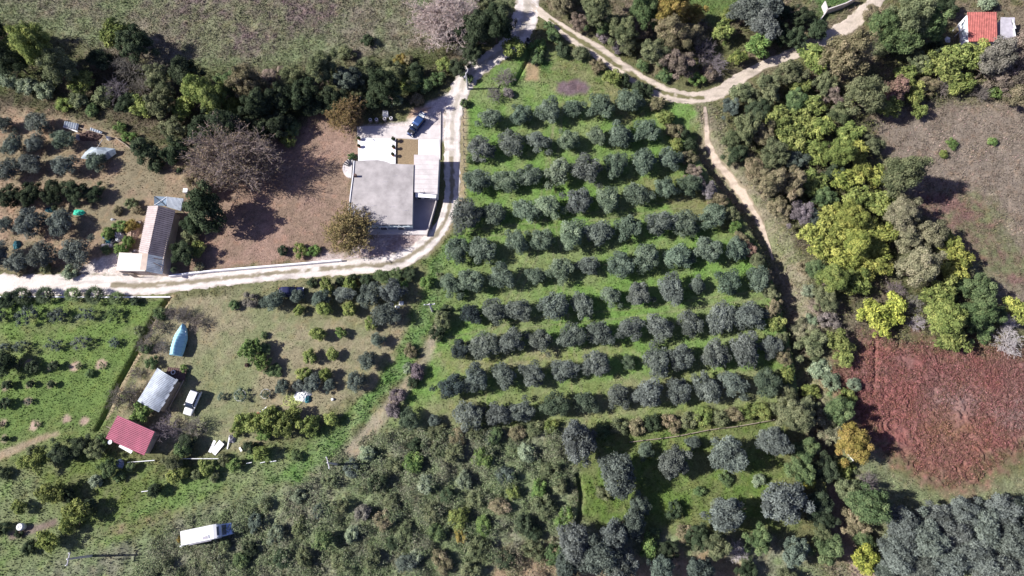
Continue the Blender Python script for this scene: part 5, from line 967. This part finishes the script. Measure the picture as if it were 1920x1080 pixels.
# ------------------------------------------------------------------ vehicles
def sup(w, h, zc, x, n=16, e=3.2):
    out = []
    for k in range(n):
        t = 6.2832 * (k + .5) / n; c, s_ = math.cos(t), math.sin(t)
        out.append((x, w * math.copysign(abs(c) ** (2 / e), c), zc + h * math.copysign(abs(s_) ** (2 / e), s_)))
    return out
def wheel(par, x, y, r, w):
    o = MB().ring((x, y, r), r * .76, r * .25, 'y', n=16, m=8).build('wheel', M_RUB, par, smooth=True)
    MB().tube((x, y - w / 2, r), (x, y + w / 2, r), r * .55, n=12).build('rim', M_CHROME, o)
def car(lab, cat, name, u, v, ang, L, Wd, Ht, paint, hood=True, cab=(-.48, .22), trunk=0, roofm=None, openh=False, gate=False, rack=False):
    q = V(u, v, .6); t = thing(name, lab, cat, (q.x, q.y, 0), ang); h = L / 2; w = Wd / 2; bl = Ht * .56
    body = [(-h, .80, .20, .45), (-h + .08, .94, .27, .50), (-h + .5, 1, .31, bl - .31), (-h * .3, 1, .32, bl - .32), (h * .3, 1, .31, bl - .31), (h * .72, .97, .27, bl - .36), (h - .12, .90, .22, bl - .42), (h, .74, .15, .42)]
    MB().loft([sup(w * a, b, c_, x) for x, a, b, c_ in body]).build('body', paint, t, smooth=True)
    x0, x1 = cab[0] * L, cab[1] * L
    gl = [sup(w * .93, .02, bl - .02, x0), sup(w * .90, (Ht - bl) * .40, bl + (Ht - bl) * .38, x0 + .18), sup(w * .84, (Ht - bl) * .50, bl + (Ht - bl) * .44, x0 + .4), sup(w * .84, (Ht - bl) * .50, bl + (Ht - bl) * .44, x1 - .75), sup(w * .88, (Ht - bl) * .2, bl + (Ht - bl) * .18, x1 - .22), sup(w * .92, .02, bl - .02, x1)]
    MB().loft(gl).build('glass', M_GLASS, t, smooth=True)
    rp = [sup(w * .74, .03, Ht - .03, x0 + .3, e=4), sup(w * .80, .04, Ht - .01, x0 + .55, e=4), sup(w * .80, .04, Ht, (x0 + x1) / 2, e=4), sup(w * .76, .035, Ht - .02, x1 - .82, e=4)]
    MB().loft(rp).build('roof', roofm or paint, t, smooth=True)
    for s_ in (-1, 1):
        for x in (x0 + .35, (x0 + x1) / 2 - .1, x1 - .6): MB().tube((x, s_ * w * .80, Ht - .06), (x + (.35 if x > x1 - .7 else 0), s_ * w * .93, bl), .035, n=5).build('pillar', paint, t)
        MB().box((x1 - .35, s_ * (w + .1), bl + .08), (.14, .2, .14)).build('mirror', paint, t, bevel=.03)
        MB().box((h - .1, s_ * w * .66, bl - .28), (.16, .3, .14), s_ * -.3).build('headlight', M_LIGHT, t, bevel=.03)
        MB().box((-h + .06, s_ * w * .74, bl - .12), (.1, .18, .25)).build('tail_light', M_TILE, t, bevel=.02)
        for x in (-h + .75, h - .78): wheel(t, x, s_ * (w - .12), .32, .2)
    MB().box((h - .02, 0, .38), (.16, Wd * .8, .2)).build('bumper', M_DARK if not roofm else paint, t, bevel=.05)
    if openh:
        MB().box((h - .62, 0, bl + .03), (.85, Wd * .74, .03)).build('engine_bay', M_DARK, t)
        for a, b in ((.35, .3), (.7, -.3), (.6, .35), (.9, .05)): MB().box((h - a, b, bl + .07), (.2, .28, .08)).build('engine_part', M_GREYB if a < .5 else M_DARK, t)
        MB().box((h - 1.12, 0, bl + .5), (.07, Wd * .78, .95), 0, .25).build('hood', paint, t, bevel=.02)
    if gate:
        g = MB(); L_, z = 1.05, Ht - .02
        for y0, y1, xa, xb in ((-w * .78, w * .78, -.02, -.12), (-w * .78, w * .78, -.62, -1.05), (-w * .78, -w * .66, -.1, -.65), (w * .66, w * .78, -.1, -.65)): g.box(((xa + xb) / 2 + x0 + .35, (y0 + y1) / 2, z + .06 + (-(xa + xb) / 2) * .22), (abs(xb - xa), y1 - y0, .06), 0, .22)
        tg = g.build('tailgate', paint, t); gm = mat('clear_gate_glass', (.75, .85, .88), .1, alpha=.25)
        MB().box((x0 + .35 - .37, 0, z + .06 + .37 * .22), (.5, w * 1.32, .02), 0, .22).build('rear_window', gm, tg); MB().box((x0 + .35 - .86, 0, z + .1 + .86 * .22), (.12, .5, .03), 0, .22).build('number_plate', M_WPL, tg)
    if rack:
        for s_ in (-1, 1): MB().tube((x0 + .6, s_ * w * .7, Ht + .08), (x1 - 1.0, s_ * w * .7, Ht + .08), .025, n=6).build('roof_rail', M_DARK, t)
    return t
car('dark blue hatchback with open hood and raised tailgate on the pale yard', 'car', 'parked_car', 780, 237, math.radians(237), 4.3, 1.75, 1.5, M_BLUE, openh=True, gate=True, roofm=mat('sky_blue_roof', (.045, .10, .26), .2, metal=.4, spec=.8))
car('white boxy estate car parked in the garden beside the grey shed', 'car', 'parked_car', 361, 755, math.radians(253), 4.25, 1.65, 1.75, M_PAINT, cab=(-.5, .24))
car('dark navy car half hidden by olives under the road', 'car', 'parked_car', 546, 547, math.radians(2), 4.4, 1.75, 1.45, M_NAVY, cab=(-.42, .2))
# camper
q = V(389, 1000, 1.4); cp = thing('camper_van', 'white motorhome with a pale blue cab parked in the scrub', 'camper', (q.x, q.y, 0), math.radians(11.5))
MB().loft([[(x, y, z) for y, z in ((-1.08, .55), (1.08, .55), (1.1, zt - .15), (1.02, zt), (-1.02, zt), (-1.1, zt - .15))] for x, zt in ((-3.55, 2.75), (-3.5, 2.85), (1.5, 2.85), (1.95, 2.7))]).build('body', M_CAMP, cp)
MB().loft([[(x, y, z) for y, z in ((-w_, z0), (w_, z0), (w_ * .96, z1), (-w_ * .96, z1))] for x, w_, z0, z1 in ((1.95, 1.0, 1.75, 2.7), (2.1, .98, 1.8, 2.62), (2.5, .9, 1.95, 2.3))]).build('cab_pod', mat('pale_grey_shell', (.55, .60, .68), .5), cp, bevel=.05)
MB().box((2.12, 0, 2.63), (.35, 1.3, .06), 0, .35).build('pod_window', M_GLASS, cp)
MB().loft([[(x, y, z) for y, z in ((-w_, .45), (w_, .45), (w_ * .97, z1 - .1), (w_ * .85, z1), (-w_ * .85, z1), (-w_ * .97, z1 - .1))] for x, w_, z1 in ((1.9, .95, 1.9), (2.4, .95, 1.85), (2.9, .93, 1.25), (3.6, .88, 1.1), (3.7, .8, .9))]).build('cab', M_CAB, cp, bevel=.04)
MB().box((2.66, 0, 1.62), (.72, 1.5, .04), 0, .86).build('windscreen', M_GLASS, cp)
for s_ in (-1, 1):
    MB().box((3.66, s_ * .62, .8), (.1, .28, .2)).build('headlight', M_LIGHT, cp, bevel=.02); MB().box((2.55, s_ * 1.08, 1.5), (.12, .16, .3)).build('mirror', M_DARK, cp)
    for x in (-2.3, 2.95): wheel(cp, x, s_ * .9, .36, .22)
    for x in (-2.2, 0): f = MB().box((x, s_ * 1.1, 1.9), (1.0, .04, .5)).build('window', M_GLASS, cp)
MB().box((3.74, 0, .5), (.14, 1.8, .2)).build('bumper', M_GREYB, cp, bevel=.04)
h1 = MB().box((.25, -.62, 2.9), (.75, .42, .08), .04).build('roof_hatch', M_GREYB, cp, bevel=.02); MB().box((.72, -.55, 2.92), (.09, .5, .1), .04).build('hatch_rim', M_WPL, h1)
for x in (-1.75, -1.2): MB().box((x, 0, 2.856), (.04, 2.0, .02)).build('roof_seam', mat('grey_sealant', (.5, .5, .48), .8), cp)
for x, y in ((-3.2, .6), (.3, .2)): MB().box((x, y, 2.88), (.1, .1, .05)).build('roof_vent', M_GREYB, cp)
MB().tube((-2.4, -1.18, 2.55), (1.0, -1.18, 2.55), .07, n=8).build('awning_roll', M_GREYB, cp); MB().box((-3.7, -.75, .9), (.25, .5, .5)).build('rear_box', M_WPL, cp, bevel=.03)
# boat under its tarpaulin
q = V(336.5, 637, 1); dirv = V(346, 607, 1) - V(331, 663, 1); bt = thing('covered_boat', 'boat on a trailer under a sky blue tarpaulin in the garden', 'boat', (q.x, q.y, 0), math.atan2(dirv.y, dirv.x))
def bw(s_): return 1.18 * min(1, (1.02 - s_) * 2.2) ** .6 * (1 - .12 * max(0, .2 - s_) / .2)
rings = []
for k in range(27):
    s_ = k / 26; x = -2.75 + 5.5 * s_; w_ = max(bw(s_), .05); top = 1.55 + .75 * math.sin(math.pi * min(s_ * 1.15 + .18, 1)) ** .8; rg = []
    for j in range(17):
        a = -1 + j / 8; f_ = 1 - abs(a) ** 1.4; y = w_ * a * (1 + .05 * math.sin(k * 2.4)); z = 1.0 + (top - 1.0) * f_ + .06 * math.sin(k * 2.4 + abs(a) * 2) * (1 - f_ * .6)
        rg.append((x, y, z if abs(a) < .99 else .62 + .12 * math.sin(k * 2.4)))
    rings.append(rg)
m = MB(); m.poly([p for r_ in rings for p in r_], *[(i * 17 + j, (i + 1) * 17 + j, (i + 1) * 17 + j + 1, i * 17 + j + 1) for i in range(26) for j in range(16)], tuple(range(17)), tuple(26 * 17 + j for j in range(17))[::-1])
m.build('tarpaulin', M_TARP, bt, solid=.02)
MB().loft([[(x, w_ * a, z) for a, z in ((-1, 1.1), (-.7, .6), (0, .42 + .4 * max(0, x - 1.4)), (.7, .6), (1, 1.1))] for x, w_ in ((-2.6, .95), (-1, 1.02), (.8, .98), (1.9, .6), (2.6, .1))]).build('hull', M_PAINT, bt)
tr_ = MB(); tr_.box((-.3, -.55, .4), (4.6, .1, .12)); tr_.box((-.3, .55, .4), (4.6, .1, .12)); tr_.box((2.6, 0, .45), (2.0, .1, .1)); tr_.box((-.8, 0, .36), (.1, 2.1, .1)); tr = tr_.build('trailer', M_CHROME, bt)
for s_ in (-1, 1): MB().ring((-.8, s_ * 1.05, .32), .23, .09, 'y').build('wheel', M_RUB, tr)
MB().tube((-1.9, -.6, .75), (-3.1, -.9, .1), .05, n=6).build('prop', M_WOOD, bt); MB().tube((-1.9, .6, .75), (-3.0, 1.0, .1), .05, n=6).build('prop', M_WOOD, bt)
# motorcycles with riders
def skin_body(name, J, E, par, m):
    me = D.meshes.new(name); me.from_pydata([j[:3] for j in J], E, []); o = add(name, me, m, par)
    k = o.modifiers.new('skin', 'SKIN'); k.use_smooth_shade = True
    for i, d in enumerate(me.skin_vertices[0].data): d.radius = (J[i][3], J[i][3]); d.use_root = i == 0
    o.modifiers.new('sub', 'SUBSURF').levels = 1; o.modifiers['sub'].render_levels = 1; return o
def bike(u, v, ang, lab, plab):
    q = V(u, v, .6); t = thing('motorcycle', lab, 'motorcycle', (q.x, q.y, .03), ang, 'motorcycles at the road junction')
    for x in (-.7, .7): w_ = MB().ring((x, 0, .31), .26, .06, 'y', n=20, m=8).build('wheel', M_RUB, t); MB().tube((x, -.04, .31), (x, .04, .31), .16, n=10).build('rim', M_CHROME, w_)
    MB().loft([sup(.13, .15, .78, -.05, 10), sup(.17, .16, .82, .15, 10), sup(.12, .12, .84, .4, 10)]).build('fuel_tank', M_DARK, t, smooth=True)
    MB().loft([sup(.10, .05, .84, -.75, 10), sup(.15, .06, .78, -.35, 10), sup(.12, .06, .78, -.05, 10)]).build('seat', M_RUB, t, smooth=True)
    MB().box((.05, 0, .45), (.5, .3, .35)).build('engine', M_CHROME, t, bevel=.04); MB().tube((.7, 0, .31), (.42, 0, .95), .05, n=6).build('fork', M_CHROME, t)
    hb = MB().tube((.38, -.38, .98), (.38, .38, .98), .025, n=6).build('handlebar', M_CHROME, t)
    for s_ in (-1, 1): MB().box((.42, s_ * .36, 1.12), (.05, .14, .09)).build('mirror', M_WPL, hb)
    MB().tube((.56, 0, .86), (.64, 0, .86), .1, n=10).build('headlight', M_LIGHT, t)
    p = thing('person', plab, 'person', (q.x, q.y, .03), ang, 'riders at the road junction')
    J = [(-.25,0,.92,.15),(-.2,0,1.12,.15),(-.1,0,1.33,.165),(-.03,0,1.47,.07),(.0,0,1.55,.06),(-.1,.19,1.38,.065),(.06,.3,1.16,.05),(.32,.33,1.03,.038),(.4,.33,1.0,.035),(-.1,-.19,1.38,.065),(.06,-.3,1.16,.05),(.32,-.33,1.03,.038),(.4,-.33,1.0,.035),
         (-.15,.13,.86,.10),(.22,.26,.78,.075),(.06,.26,.35,.05),(.2,.26,.24,.04),(-.15,-.13,.86,.10),(.22,-.26,.78,.075),(.06,-.26,.35,.05),(.2,-.26,.24,.04)]
    E = [(0,1),(1,2),(2,3),(3,4),(2,5),(5,6),(6,7),(7,8),(2,9),(9,10),(10,11),(11,12),(0,13),(13,14),(14,15),(15,16),(0,17),(17,18),(18,19),(19,20)]
    skin_body('body', J, E, p, M_CLOTH)
    MB().loft([[(.02 + x + r_ * .13 * math.cos(a), r_ * .115 * math.sin(a), z) for a in np.linspace(0, 6.2832, 14, endpoint=False)] for x, r_, z in ((0, .5, 1.52), (.01, .85, 1.56), (.01, 1, 1.65), (0, .95, 1.73), (-.01, .6, 1.79), (-.01, .1, 1.81))]).build('helmet', M_DARK, p, smooth=True)
    MB().loft([[(.09 + .055 * math.cos(a) * r_, r_ * .085 * math.sin(a), z) for a in np.linspace(-1.57, 1.57, 8)] + [(.05, 0, z)] for r_, z in ((.9, 1.58), (1, 1.64), (.9, 1.69))]).build('visor', M_GLASS, p)
    for s_ in (-1, 1):
        g_ = MB(); g_.box((.39, s_ * .33, 1.01), (.09, .09, .045))
        for k in range(4): g_.box((.425, s_ * (.30 + k * .024), .985), (.05 - .006 * abs(k - 1), .02, .05))
        g_.box((.37, s_ * .28, .98), (.05, .03, .03)); g_.build('glove', M_RUB, p, bevel=.008)
bike(990, 78, math.radians(285), 'dark motorcycle on the pale road beside the yellow green citrus', 'person in dark clothes and helmet riding beside the yellow green citrus')
bike(967, 42, math.radians(80), 'dark motorcycle at the left verge near the top of the road', 'person in dark clothes and helmet near the top of the road')
